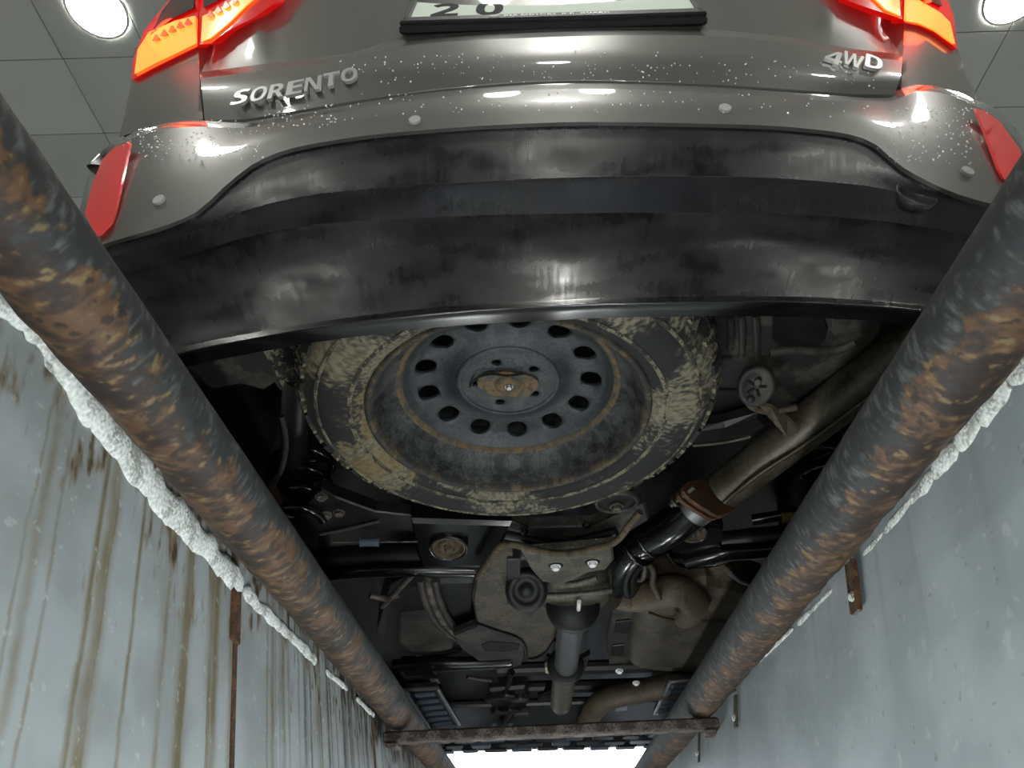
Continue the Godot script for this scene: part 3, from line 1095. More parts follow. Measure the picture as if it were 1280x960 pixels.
	for i in 21: oval.append(pl + px * (wid * 0.515 - 0.122 + cos(TAU * i / 20) * 0.011) + py * (0.0205 + sin(TAU * i / 20) * 0.0055) + pb.z * 0.0085)
	tube(st, oval, 0.0009, 6)
	obj("oval_emblem", st, M.white_ink, fr)
	text_at("KIA", pl + px * (wid * 0.515 - 0.122) + py * 0.0205 + pb.z * 0.008, pb, 0.014, 0.005, 0.001, M.white_ink, fr, "emblem_lettering")

	for e2 in [0.28, 0.72]:
		var at: Vector3 = pl + px * wid * e2 + py * 0.42 + pb.z * 0.12
		st = mb()
		box(st, at, Vector3(0.05, 0.012, 0.02), pb, 0.003)
		obj("plate_light", st, M.lamp_white, car, "small licence plate light")
		var pl_l := OmniLight3D.new()
		pl_l.name = "plate_lamp"
		pl_l.light_energy = 0.02
		pl_l.light_color = Color(0.95, 1.0, 0.93)
		pl_l.light_size = 0.06
		pl_l.omni_attenuation = 2.0
		pl_l.omni_range = 4.0
		pl_l.shadow_enabled = true
		pl_l.position = at - py * 0.012
		car.add_child(pl_l, true)

	# rain drops standing on the paint
	var rg := RandomNumberGenerator.new()
	rg.seed = 77
	var sp := SphereMesh.new()
	sp.radius = 1.0
	sp.height = 2.0
	sp.radial_segments = 8
	sp.rings = 4
	var xs := []
	for i in 420:
		var u := rg.randf_range(150, 1240)
		if i % 3 == 0: u = rg.randf_range(1110, 1215)
		elif i % 3 == 1: u = rg.randf_range(170, 420)
		var up := rg.randf()
		var v := lerpf(150, 200, up)
		var z0 := -0.652
		if u > 330 and u < 1085: v = lerpf(122, 150, up) - 10.0 * sin((u - 330) / 755.0 * PI) + (12 if u < 450 else 0)
		elif u >= 1085: v = lerpf(135, 205, up * up)
		if u < 250 and v < 175: v += 15
		xs.append(S(u, v, z0))
	for i in 160:
		var u := rg.randf_range(420, 1100)
		xs.append(S(u, rg.randf_range(62, 100) + absf(u - 740) * 0.03, -0.694))
	var mm := MultiMesh.new()
	mm.transform_format = MultiMesh.TRANSFORM_3D
	mm.mesh = sp
	mm.instance_count = xs.size()
	for i in xs.size():
		var r := rg.randf_range(0.0007, 0.0017)
		mm.set_instance_transform(i, Transform3D(Basis.from_scale(Vector3(r, r * rg.randf_range(1, 1.6), r * 0.8)), xs[i]))
	var mi := MultiMeshInstance3D.new()
	mi.name = "water_drops"
	mi.multimesh = mm
	mi.material_override = M.drop
	mi.set_meta("kind", "stuff")
	car.add_child(mi)

func lamp(outline: Array, glows: Array, darks: Array, leds: Array, z0: float) -> void:
	var st := mb()
	patch(st, outline, z0, 0.008, 0.06)
	var l := obj("tail_lamp", st, M.lamp_red, car, "glowing red and orange tail lamp")
	for g in glows:
		st = mb()
		patch(st, g, z0 + 0.008, 0.005, 0.006)
		obj("light_band", st, M.lamp_glow, l, "bright orange light band")
	for g in darks:
		st = mb()
		patch(st, g, z0 + 0.008, 0.005, 0.006)
		obj("dark_lens", st, M.lamp_dark, l, "dark red lens field")
	for q in leds:
		st = mb()
		patch(st, [q[0] - 4, q[1] + 3, q[0], q[1] - 5, q[0] + 5, q[1] + 2, q[0] + 1, q[1] + 4], z0 + 0.013, 0.005, 0.006)
		obj("led_facet", st, M.lamp_led, l)

func letter(ch: String, u: float, v: float, hpx: float, wpx: float, parent: Node) -> void:
	var z0 := -0.694
	var p := S(u, v, z0)
	var r := S(u + wpx * 0.5, v - wpx * 0.10 * (1.0 if u < 700 else -1.6), z0) - S(u - wpx * 0.5, v + wpx * 0.10 * (1.0 if u < 700 else -1.6), z0)
	var up := S(u, v - hpx * 0.5, z0) - S(u, v + hpx * 0.5, z0)
	var h := up.length()
	up = (up - r.normalized() * up.dot(r.normalized())).normalized()
	up = (up + Vector3(0, 0, -0.05)).normalized()
	var b := Basis(r.normalized(), up, r.normalized().cross(up).normalized())
	text_at(ch, p + b.z * 0.001, b, r.length(), h * 0.95, 0.006, M.chrome, parent, "letter")

func text_at(s: String, c: Vector3, b: Basis, w: float, h: float, depth: float, m: Material, parent: Node, called: String) -> void:
	var t := TextMesh.new()
	var f := SystemFont.new()
	f.font_names = PackedStringArray(["Droid Sans"])
	f.font_weight = 700
	t.font = f
	t.text = s
	t.font_size = 64
	t.pixel_size = 0.01
	t.depth = 0.1
	t.curve_step = 1.0
	var bb := t.get_aabb()
	var sc := Vector3(w / maxf(bb.size.x, 1e-4), h / maxf(bb.size.y, 1e-4), depth / 0.1)
	var bs := Basis(b.x * sc.x, b.y * sc.y, b.z * sc.z)
	put(called, t, m, parent, Transform3D(bs, c - bs * bb.get_center()))

# ---------------------------------------------------------------- the spare wheel
const TYRE := [[0.262, -0.092], [0.268, -0.104], [0.282, -0.113], [0.31, -0.119], [0.338, -0.117], [0.362, -0.106], [0.379, -0.09], [0.388, -0.07], [0.394, -0.045], [0.396, 0.0], [0.394, 0.045], [0.388, 0.07], [0.379, 0.09], [0.35, 0.112], [0.31, 0.119], [0.275, 0.108], [0.262, 0.092]]

func build_spare() -> void:
	var c := on_y(636, 521, 0.325)
	c.y = 0.325 + 0.1
	var t := thing("spare_wheel", "muddy spare wheel with a dark steel rim hung flat under the car's tail", "wheel", c)
	t.rotation.x = -0.07
	var st := mb()
	lathe(st, TYRE, 128)
	var tyre := obj("tyre", st, M.mud_tyre, t, "black tyre caked with dried mud")
	# tread blocks round the shoulder and the tread face
	var bs := []
	for kk in 2:
		st = mb()
		slab(st, PackedVector3Array([Vector3(-0.011, 0.0, -0.012), Vector3(0.009, 0.0, -0.016), Vector3(0.013, 0.0, 0.012), Vector3(-0.008, 0.0, 0.016)] if kk == 0 else [Vector3(-0.012, 0, -0.018), Vector3(0.012, 0, -0.014), Vector3(0.01, 0, 0.018), Vector3(-0.013, 0, 0.015)]), Vector3(0, -0.012, 0), 0.0)
		st.generate_normals()
		bs.append(st.commit())
	for k in 72:
		var a := TAU * k / 72
		var rad := Vector3(cos(a), 0, sin(a))
		var out := (rad * 0.86 + Vector3(0, -0.5, 0)).normalized()
		var tan_ := Vector3(-sin(a), 0, cos(a))
		var b := Basis(tan_, out, tan_.cross(out))
		put("tread_block", bs[k % 2], M.mud if k % 3 else M.rubber, tyre, Transform3D(b, rad * 0.3895 + Vector3(0, -0.083, 0)))
	for k in 72:
		var a := TAU * (k + 0.5) / 72
		var rad := Vector3(cos(a), 0, sin(a))
		var tan_ := Vector3(-sin(a), 0, cos(a))
		put("tread_block", bs[(k + 1) % 2], M.rubber, tyre, Transform3D(Basis(tan_, rad, tan_.cross(rad)), rad * 0.401 + Vector3(0, -0.03, 0)))
	# moulded rings on the sidewall
	st = mb()
	lathe(st, [[0.349, -0.1125], [0.352, -0.1155], [0.356, -0.111]], 96)
	obj("sidewall_ring", st, M.mud, tyre)
	st = mb()
	lathe(st, [[0.288, -0.1155], [0.291, -0.119], [0.296, -0.1175]], 96)
	obj("sidewall_ring", st, M.mud, tyre)
	# rim: lip, barrel and the dished disc with its row of holes
	st = mb()
	lathe(st, [[0.268, -0.098], [0.266, -0.107], [0.260, -0.109], [0.254, -0.104], [0.251, -0.094]], 96)
	obj("rim_lip", st, M.rim_edge, t, "dirty rusting rim edge")
	st = mb()
	lathe(st, [[0.251, -0.094], [0.245, -0.082], [0.243, -0.07], [0.234, -0.06], [0.228, -0.048], [0.214, -0.039]], 96)
	obj("rim_barrel", st, M.rim_dirt, t)
	st = mb()
	lathe(st, [[0.216, -0.040], [0.213, -0.0425], [0.209, -0.04], [0.204, -0.034]], 96)
	obj("weld_ring", st, M.rim_rust, t)
	var dp := [[0.205, -0.034], [0.19, -0.024], [0.172, -0.016], [0.15, -0.011], [0.132, -0.011], [0.118, -0.014], [0.108, -0.019], [0.098, -0.022], [0.09, -0.0225], [0.0, -0.0225]]
	st = mb()
	pierced(st, dp, 0.205, 0.1835, 13, 0.0, 0.0)
	pierced(st, dp, 0.1835, 0.1405, 13, 0.0205, -PI / 2 + deg_to_rad(4.0))
	pierced(st, dp, 0.1405, 0.078, 13, 0.0, 0.0)
	pierced(st, dp, 0.078, 0.047, 5, 0.0085, deg_to_rad(36.0))
	pierced(st, dp, 0.047, 0.0, 5, 0.0, 0.0)
	obj("wheel_disc", st, M.rim, t, "dark steel wheel disc with a ring of round holes")
	# stud recesses pressed round the hub
	st = mb()
	lathe(st, [[0.103, -0.0215], [0.099, -0.0248], [0.093, -0.0235]], 48)
	obj("hub_ring", st, M.rim, t)
	# hub carrier plate of the winch
	st = mb()
	var ring := PackedVector3Array()
	for k in 28:
		var a := TAU * k / 28
		var r := 0.044 + 0.008 * cos(2 * a + 0.5) + 0.002 * sin(5 * a)
		ring.append(Vector3(cos(a) * r * 1.15, -0.0225, sin(a) * r))
	slab(st, ring, Vector3(0, -0.005, 0))
	lathe(st, [[0.026, -0.0275], [0.024, -0.0325], [0.012, -0.034], [0.0, -0.034]], 24)
	var hub := obj("winch_plate", st, M.rim_rust, t, "rusty winch plate")
	st = mb()
	hexbolt(st, Vector3(0.002, -0.034, 0.003), Vector3(0, -1, 0), 0.006, 0.006)
	obj("winch_bolt", st, M.steel, hub)
	st = mb()
	tube(st, curve([Vector3(-0.075, -0.026, -0.004), Vector3(-0.06, -0.03, 0.026), Vector3(-0.03, -0.03, 0.036), Vector3(0.0, -0.03, 0.03), Vector3(0.03, -0.03, 0.034)]), 0.0022, 8)
	obj("wire_clip", st, M.dark_hole, hub)
	# back of the barrel, closing the rim
	st = mb()
	lathe(st, [[0.205, -0.03], [0.2, 0.0], [0.205, 0.05], [0.25, 0.075], [0.262, 0.1]], 64)
	obj("rim_well", st, M.rim_dirt, t)

func height_in(dp: Array, r: float) -> float:
	for i in dp.size() - 1:
		if r <= dp[i][0] and r >= dp[i + 1][0]:
			return lerpf(dp[i][1], dp[i + 1][1], (dp[i][0] - r) / maxf(dp[i][0] - dp[i + 1][0], 1e-6))
	return dp[dp.size() - 1][1]

# one ring of a dished disc, cut by n round holes of radius h
func pierced(st: SurfaceTool, dp: Array, r0: float, r1: float, n: int, h: float, turn: float) -> void:
	var at := func(r: float, a: float, dy: float) -> Vector3:
		return Vector3(cos(a) * r, height_in(dp, r) + dy, sin(a) * r)
	if h <= 0.0:
		var rows := []
		for j in 9:
			var r := lerpf(r0, r1, j / 8.0)
			var ring := PackedVector3Array()
			for k in n * 6: ring.append(at.call(r, TAU * k / (n * 6), 0.0))
			rows.append(ring)
		skin(st, rows, 1, 1, true)
		return
	var rm := (r0 + r1) * 0.5
	var half := (r0 - r1) * 0.5
	for q in n:
		var a0 := turn + TAU * q / n
		var ha := PI / n
		var rows := [PackedVector3Array(), PackedVector3Array(), PackedVector3Array(), PackedVector3Array(), PackedVector3Array()]
		for k in 32:
			var t := TAU * k / 32
			var c := cos(t)
			var d := sin(t)
			var m := maxf(absf(c), absf(d))
			var er := rm + half * c / m
			var ea := ha * d / m
			var hr := rm + h * c
			var hz := h * d / rm
			rows[0].append(at.call(er, a0 + ea, 0.0))
			rows[1].append(at.call(lerpf(er, hr, 0.5), a0 + lerpf(ea, hz, 0.5), 0.0))
			rows[2].append(at.call(lerpf(er, hr, 0.93), a0 + lerpf(ea, hz, 0.93), 0.0))
			rows[3].append(at.call(hr, a0 + hz, 0.001))
			rows[4].append(at.call(rm + h * 0.98 * c, a0 + hz * 0.98, 0.007))
		skin(st, rows, 1, 1, true)

func ring_of(r: float, y: float, n: int) -> Array:
	var o := []
	for k in n: o.append(Vector3(cos(TAU * k / n) * r, y, sin(TAU * k / n) * r))
	return o

# ---------------------------------------------------------------- under the car
func pts_y(a: Array, y: float) -> PackedVector3Array:
	var o := PackedVector3Array()
	for i in range(0, a.size(), 2): o.append(on_y(a[i], a[i + 1], y))
	return o

func plate(called: String, a: Array, y: float, th: float, m: Material, parent: Node, label := "", inset := 0.004) -> MeshInstance3D:
	var st := mb()
	slab(st, pts_y(a, y), Vector3(0, th, 0), inset)
	return obj(called, st, m, parent, label)

# a pipe through spots given as u, v, level
func run(called: String, a: Array, r: float, m: Material, parent: Node, segs := 14, label := "", per := 6) -> MeshInstance3D:
	var p := []
	for i in range(0, a.size(), 3): p.append(on_y(a[i], a[i + 1], a[i + 2]))
	var st := mb()
	tube(st, curve(p, per), r, segs)
	return obj(called, st, m, parent, label)

func bush(u: float, v: float, y: float, r: float, parent: Node, up := Vector3(0, -1, 0.25)) -> void:
	var xf := Transform3D(frame_of(up), on_y(u, v, y))
	var st := mb()
	lathe(st, [[r, -0.02], [r, 0.006], [r * 0.9, 0.012], [r * 0.82, 0.008], [r * 0.78, -0.004], [r * 0.62, -0.004], [r * 0.58, 0.006], [r * 0.42, 0.009], [r * 0.36, 0.0], [r * 0.26, 0.0], [r * 0.22, 0.014], [0.0, 0.016]], 32, xf)
	var b := obj("bushing", st, M.bush, parent, "rusty round bushing")
	st = mb()
	lathe(st, [[r * 1.12, -0.02], [r * 1.12, 0.008], [r * 1.05, 0.013], [r * 0.98, 0.008], [r * 0.98, -0.02]], 32, xf)
	obj("bushing_sleeve", st, M.gloss, parent)

func wheel_at(x: float, z: float) -> void:
	var st := mb()
	var xf := Transform3D(Basis(Vector3.BACK, PI / 2), Vector3(x, 0.396, z))
	lathe(st, TYRE, 64, xf)
	var w := obj("road_wheel", st, M.rubber, car)
	st = mb()
	lathe(st, [[0.262, -0.1], [0.24, -0.07], [0.23, 0.07], [0.262, 0.1]], 48, xf)
	lathe(st, [[0.24, 0.02], [0.1, 0.035], [0.0, 0.035]], 48, xf)
	obj("wheel_rim", st, M.rim_dirt, w)
	st = mb()
	lathe(st, [[0.16, -0.02], [0.16, -0.034], [0.0, -0.034]], 40, xf, 1, 1, true)
	obj("brake_disc", st, M.rust, w)

func build_underside() -> void:
	var st := mb()
	# floor pan with pressed ribs
	var rows := []
	for j in 60:
		var z := lerpf(-0.76, -5.2, j / 59.0)
		var row := PackedVector3Array()
		for i in 61:
			var hw := minf(0.93, 0.6 + (-0.76 - z) * 0.9)
			var x := lerpf(-hw, hw, i / 60.0)
			var y := 0.6
			if z < -2.0 and absf(x) < 0.14: y = 0.68
			y -= 0.014 * smoothstep(0.35, 0.8, sin(x * 26.0)) * (1.0 if z > -1.5 or z < -2.4 else 0.0)
			if z > -0.86: y += 0.05
			row.append(Vector3(XC + x, y, z))
		rows.append(row)
	skin(st, rows)
	obj("floor_pan", st, M.black_dirt, car)
	for s in [-1.0, 1.0]:
		wheel_at(XC + s * 0.82, -1.80)
		wheel_at(XC + s * 0.82, -4.55)

	# right: pressed rear floor panel behind the spare
	var hs := plate("rear_floor_panel", [880, 380, 1112, 376, 1098, 420, 1072, 446, 1018, 486, 985, 512, 930, 530, 892, 540, 880, 470], 0.45, 0.02, M.pan, car, "dusty pressed floor panel")
	for q in [[912, 396, 912, 436], [926, 394, 926, 444], [944, 394, 944, 452]]:
		st = mb()
		tube(st, curve([on_y(q[0], q[1], 0.447), on_y(q[0] + 2, (q[1] + q[3]) * 0.5, 0.447), on_y(q[2] + 1, q[3], 0.449)]), 0.007, 10)
		obj("pressed_rib", st, M.pan, hs)
	st = mb()
	slab(st, pts_y([966, 396, 1030, 394, 1036, 412, 1030, 430, 1010, 436, 975, 434, 964, 424], 0.446), Vector3(0, 0.01, 0), 0.003)
	obj("pressed_field", st, M.black_dirt, hs)
	st = mb()
	slab(st, pts_y([1040, 392, 1092, 390, 1080, 414, 1056, 428, 1042, 420], 0.436), Vector3(0, 0.02, 0), 0.006)
	obj("pressed_field", st, M.pan, hs)
	st = mb()
	tube(st, curve([on_y(962, 440, 0.449), on_y(1000, 436, 0.448), on_y(1040, 438, 0.448), on_y(1068, 428, 0.451)]), 0.011, 10)
	obj("pressed_rib", st, M.pan, hs)
	for q in [[908, 447, 6.5], [1080, 396, 4.0]]:
		st = mb()
		lathe(st, [[0.011, 0.001], [0.011, -0.002], [0.0, -0.002]], 20, Transform3D(Basis.from_scale(Vector3(1.0, 1, 0.55)), on_y(q[0], q[1], 0.449)))
		obj("drain_hole", st, M.dark_hole, hs)
	plate("rear_crossmember", [888, 490, 935, 490, 960, 516, 945, 540, 888, 542], 0.44, 0.03, M.black_dirt, car)
	var ss := plate("silencer_shield", [862, 540, 905, 532, 950, 520, 962, 532, 940, 546, 905, 553, 862, 556], 0.4, 0.03, M.black_dirt, car, "", 0.01)
	run("shield_edge", [866, 557, 0.398, 905, 553, 0.398, 938, 546, 0.398], 0.004, M.alu, ss, 8)
	# left: floor panel, bracket edge and hose
	var lp := plate("rear_floor_panel", [228, 448, 300, 428, 372, 410, 384, 440, 372, 500, 356, 494, 345, 478, 330, 488, 300, 480, 262, 486], 0.45, 0.02, M.pan, car, "dusty pressed floor panel")
	st = mb()
	slab(st, pts_y([324, 432, 374, 420, 372, 494, 352, 484, 340, 462], 0.442), Vector3(0, 0.012, 0), 0.004)
	obj("pressed_field", st, M.mud, lp)
	run("brake_hose", [352, 520, 0.4, 358, 552, 0.38, 352, 586, 0.36, 338, 610, 0.34], 0.006, M.rubber, car, 8)
	run("chassis_rail", [372, 470, 0.46, 368, 560, 0.44, 380, 620, 0.42], 0.03, M.black_dirt, car, 12)

	# left coil spring and lower arm
	st = mb()
	var base := on_y(377, 652, 0.30)
	var hel := []
	for i in 64:
		var a := TAU * i / 14.0
		hel.append(base + Vector3(cos(a) * 0.05, i * 0.0036, sin(a) * 0.05))
	tube(st, PackedVector3Array(hel), 0.0095, 10)
	obj("coil_spring", st, M.gloss, car)
	st = mb()
	var base2 := on_y(988, 628, 0.32)
	hel = []
	for i in 64:
		var a := TAU * i / 14.0
		hel.append(base2 + Vector3(0.1 + cos(a) * 0.05, i * 0.0036, sin(a) * 0.05))
	tube(st, PackedVector3Array(hel), 0.0095, 10)
	obj("coil_spring", st, M.gloss, car)
	plate("lower_arm", [345, 668, 402, 612, 420, 622, 470, 640, 520, 646, 520, 664, 440, 662, 402, 668, 350, 690], 0.325, 0.03, M.black_dirt, car)
	run("arm_flange", [400, 668, 0.32, 440, 660, 0.32, 474, 651, 0.32], 0.004, M.steel, car, 8)
	for q in [[408, 643], [402, 620], [424, 640]]:
		st = mb()
		hexbolt(st, on_y(q[0], q[1], 0.322), Vector3(0, -1, 0.2), 0.010, 0.01)
		obj("arm_bolt", st, M.bar, car)
	st = mb()
	tube(st, PackedVector3Array([on_y(416, 678, 0.3), on_y(522, 677, 0.3)]), 0.002, 8)
	var cab := obj("brake_cable", st, M.bar, car)
	st = mb()
	tube(st, PackedVector3Array([on_y(450, 677.5, 0.3), on_y(474, 677.5, 0.3)]), 0.011, 12)
	obj("cable_sleeve", st, M.sleeve, cab, "grey blue cable sleeve")

	# rear subframe
	var sf := run("subframe", [360, 726, 0.31, 400, 720, 0.31, 450, 714, 0.31, 520, 712, 0.31, 604, 713, 0.31], 0.019, M.gloss, car, 16, "glossy black subframe beam")
	run("upper_beam", [360, 705, 0.36, 430, 700, 0.36, 520, 694, 0.36, 640, 684, 0.36, 760, 672, 0.36], 0.04, M.black_dirt, sf, 14)
	plate("centre_bracket", [514, 652, 640, 656, 624, 682, 606, 712, 596, 724, 534, 724, 520, 694], 0.305, 0.05, M.gloss, sf, "", 0.01)
	bush(561, 682, 0.298, 0.043, sf)
	run("rusty_flange", [596, 722, 0.27, 612, 700, 0.262, 624, 684, 0.255, 642, 681, 0.255, 676, 689, 0.255, 710, 692, 0.255, 740, 686, 0.255, 768, 678, 0.255, 788, 655, 0.26, 800, 640, 0.27], 0.008, M.bush, sf, 10, "mud brown flange edge")
	run("inner_flange", [630, 668, 0.31, 650, 672, 0.31, 690, 680, 0.31, 730, 675, 0.31, 770, 664, 0.31], 0.012, M.black_dirt, sf, 10)
	plate("centre_plate", [610, 640, 660, 660, 740, 658, 806, 628, 812, 650, 776, 672, 730, 684, 680, 684, 640, 674], 0.33, 0.03, M.pan, sf, "", 0.006)
	st = mb()
	var rc := on_y(771, 629, 0.322)
	lathe(st, [[0.054, 0.006], [0.05, -0.002], [0.045, -0.003], [0.041, 0.002], [0.041, 0.03]], 32, Transform3D(Basis(), rc))
	obj("hole_ring", st, M.pan, sf)
	st = mb()
	lathe(st, [[0.042, 0.004], [0.0, 0.004]], 32, Transform3D(Basis(), rc))
	obj("hole_floor", st, M.dark_hole, sf)
	st = mb()
	hexbolt(st, rc + Vector3(0, 0.0, -0.012), Vector3(0, -1, 0), 0.012, 0.014)
	obj("subframe_bolt", st, M.alu, sf)
	for q in [[655, 664], [665, 682], [690, 683], [712, 684], [733, 656]]:
		st = mb()
		hexbolt(st, on_y(q[0], q[1], 0.318), Vector3(0, -1, 0.3), 0.008, 0.008)
		obj("subframe_bolt", st, M.gloss, sf)
	run("right_beam", [858, 702, 0.31, 900, 692, 0.31, 950, 688, 0.31, 1010, 682, 0.31], 0.022, M.gloss, sf, 14)
	run("right_upper_beam", [880, 682, 0.345, 940, 674, 0.345, 1020, 668, 0.345], 0.03, M.black_dirt, sf, 14)
	plate("right_bracket", [838, 650, 905, 660, 902, 690, 880, 700, 838, 700, 826, 684], 0.315, 0.04, M.gloss, sf, "", 0.008)
	bush(866, 664, 0.305, 0.033, sf)
	run("right_flange", [832, 690, 0.3, 842, 704, 0.3, 862, 708, 0.3, 892, 706, 0.3, 910, 700, 0.3], 0.006, M.gloss, sf, 10)
	plate("arm_end", [886, 712, 902, 702, 916, 716, 922, 724, 908, 728, 892, 724], 0.295, 0.02, M.bush, sf)
	st = mb()
	tube(st, PackedVector3Array([on_y(940, 650, 0.34), on_y(1005, 640, 0.34)]), 0.014, 12)
	obj("damper", st, M.gloss, car)
	st = mb()
	tube(st, PackedVector3Array([on_y(977, 647, 0.332), on_y(998, 645, 0.332)]), 0.0135, 12)
	obj("damper_sticker", st, mat(Color(0.35, 0.28, 0.05), 0.6), car, "dull yellow sticker")
	run("brake_line", [912, 716, 0.29, 924, 726, 0.29, 936, 730, 0.29], 0.006, M.steel, car, 8)

	# differential
	st = mb()
	var dc := on_y(716, 728, 0.34)
	rows = []
	for j in 13:
		var th := PI * j / 12.0
		var ring := PackedVector3Array()
		for k in 28:
			var ph := TAU * k / 28
			var q := Vector3(cos(ph) * sin(th), cos(th), sin(ph) * sin(th))
			q = Vector3(signf(q.x) * pow(absf(q.x), 0.7) * 0.115, signf(q.y) * pow(absf(q.y), 0.8) * 0.075, signf(q.z) * pow(absf(q.z), 0.7) * 0.12)
			ring.append(dc + q)
		rows.append(ring)
	skin(st, rows, 1, 1, true)
	var df := obj("differential", st, M.alu, car, "dirty cast differential housing")
	st = mb()
	slab(st, pts_y([652, 692, 700, 689, 766, 682, 768, 702, 760, 712, 738, 716, 716, 726, 700, 732, 676, 728, 662, 712], 0.262), Vector3(0, 0.022, 0), 0.008)
	obj("cover_plate", st, M.alu, df)
	for q in [[694.5, 707], [740.5, 702.5]]:
		st = mb()
		var bp := on_y(q[0], q[1], 0.262)
		lathe(st, [[0.019, 0.004], [0.019, -0.001], [0.014, -0.002]], 24, Transform3D(Basis(), bp))
		obj("bolt_seat", st, M.dark_hole, df)
		st = mb()
		hexbolt(st, bp, Vector3(0, -1, 0.1), 0.0095, 0.012)
		obj("cover_bolt", st, M.white_ink, df, "bright bolt head")
	for q in [[672, 745, 730, 742, 764, 738], [690, 720, 712, 730, 746, 722]]:
		run("casting_rib", [q[0], q[1], 0.275, q[2], q[3], 0.268, q[4], q[5], 0.275], 0.008, M.alu, df, 10)
	st = mb()
	var cx := Transform3D(frame_of(Vector3(0, -0.5, 1)), on_y(658, 738, 0.27))
	lathe(st, [[0.058, -0.05], [0.058, 0.0], [0.05, 0.014], [0.038, 0.017], [0.034, 0.008], [0.02, 0.008], [0.016, 0.014], [0.0, 0.015]], 36, cx)
	obj("coupling", st, M.black, df, "black round coupling")
	plate("coupling_bracket", [634, 700, 650, 700, 650, 750, 670, 764, 664, 772, 652, 764, 634, 756], 0.29, 0.03, M.black, df)
	st = mb()
	var fx := Transform3D(frame_of(on_y(705, 875, 0.245) - on_y(716, 762, 0.27)), on_y(716, 760, 0.27))
	lathe(st, [[0.0, -0.03], [0.075, -0.03], [0.078, -0.01], [0.07, 0.0], [0.055, 0.004], [0.05, 0.02], [0.0, 0.02]], 36, fx)
	obj("drive_flange", st, M.black, df, "black round drive flange")
	st = mb()
	tube(st, PackedVector3Array([on_y(723, 762, 0.25), on_y(724, 752, 0.248)]), 0.006, 8)
	obj("breather_stud", st, M.white_ink, df)

	# propeller shaft
	st = mb()
	tube(st, PackedVector3Array([on_y(715, 768, 0.27), on_y(707, 834, 0.26)]), 0.041, 24)
	var ps := obj("propeller_shaft", st, M.steel, car, "bare steel propeller shaft")
	st = mb()
	var sx := Transform3D(frame_of(on_y(705, 875, 0.25) - on_y(707, 834, 0.26)), on_y(707, 832, 0.26))
	lathe(st, [[0.04, -0.012], [0.062, -0.012], [0.066, 0.0], [0.062, 0.016], [0.04, 0.018]], 32, sx)
	obj("centre_bearing", st, M.black, ps, "black centre bearing ring")
	st = mb()
	tube(st, PackedVector3Array([on_y(706, 838, 0.255), on_y(701, 880, 0.25)]), 0.043, 20)
	obj("front_shaft", st, M.alu, ps)
	plate("bearing_bracket", [672, 812, 690, 826, 724, 826, 738, 818, 732, 838, 708, 842, 686, 838], 0.31, 0.02, M.black, ps)

	# tank shields
	plate("tank_shield", [596, 718, 610, 694, 640, 688, 650, 742, 690, 752, 704, 762, 694, 800, 682, 818, 660, 826, 646, 802, 596, 782, 590, 750], 0.30, 0.03, M.shield, car, "grey heat shield beside the differential", 0.01)
	run("shield_edge", [596, 780, 0.295, 622, 789, 0.295, 646, 797, 0.295, 656, 808, 0.295, 660, 824, 0.295, 680, 818, 0.295, 694, 800, 0.295], 0.006, M.black, car, 8)
	var tk := plate("fuel_tank", [488, 742, 520, 726, 594, 724, 596, 782, 640, 796, 650, 828, 500, 838, 470, 800], 0.34, 0.16, M.black_dirt, car, "black plastic fuel tank", 0.03)
	for q in [[-9, 0.003], [0, 0.004], [9, 0.003]]:
		run("tank_strap", [534 + q[0], 724, 0.325, 541 + q[0], 752, 0.325, 558 + q[0], 782, 0.325, 592 + q[0], 808, 0.325, 628 + q[0], 834, 0.325], 0.011, M.bar if q[0] == 0 else M.pan, tk, 10)
	var br := plate("loop_bracket", [566, 794, 598, 782, 630, 796, 654, 802, 657, 818, 652, 832, 632, 838, 600, 828, 576, 812], 0.29, 0.025, M.pan, tk, "", 0.008)
	plate("slot", [601, 806, 612, 802, 640, 804, 650, 806, 648, 812, 630, 815, 606, 814], 0.288, 0.004, M.dark_hole, br, "", 0.0)
	run("tank_seam", [502, 822, 0.33, 560, 818, 0.33, 586, 806, 0.33, 580, 796, 0.33], 0.005, M.gloss, tk, 8)
	plate("tank_bulge", [500, 770, 540, 766, 572, 790, 566, 812, 520, 822, 498, 804], 0.325, 0.03, M.pan, tk, "", 0.012)
	st = mb()
	run("tank_bracket_rod", [520, 714, 0.3, 506, 728, 0.3, 488, 748, 0.3, 478, 758, 0.3], 0.008, M.bar, car, 8)
	run("tank_bracket_rod", [462, 744, 0.3, 482, 748, 0.3, 500, 742, 0.3], 0.009, M.bar, car, 8)

	# exhaust
	var ex := run("exhaust_pipe", [1180, 392, 0.45, 1130, 432, 0.435, 1050, 500, 0.41, 975, 558, 0.38, 905, 612, 0.352], 0.047, M.pipe, car, 24, "long grey brown exhaust pipe")
	run("pipe_seam", [1090, 494, 0.375, 1010, 553, 0.345, 950, 592, 0.322, 905, 628, 0.31], 0.005, M.pipe, ex, 8)
	var axis := (on_y(975, 558, 0.38) - on_y(905, 612, 0.352)).normalized()
	var fc := on_y(884, 624, 0.348)
	st = mb()
	var fa := on_y(858, 600, 0.348) - on_y(902, 654, 0.348)
	fa = (fa - axis * fa.dot(axis)).normalized()
	var fb := axis.cross(fa).normalized()
	ring_slab(st, fc, fa, fb, axis * 0.01, 0.088, 0.05)
	var fl := obj("flange", st, M.rust, ex, "rusty flange")
	st = mb()
	ring_slab(st, fc - axis * 0.018, fa, fb, axis * 0.009, 0.086, 0.048)
	obj("flange", st, M.rust, ex, "rusty flange")
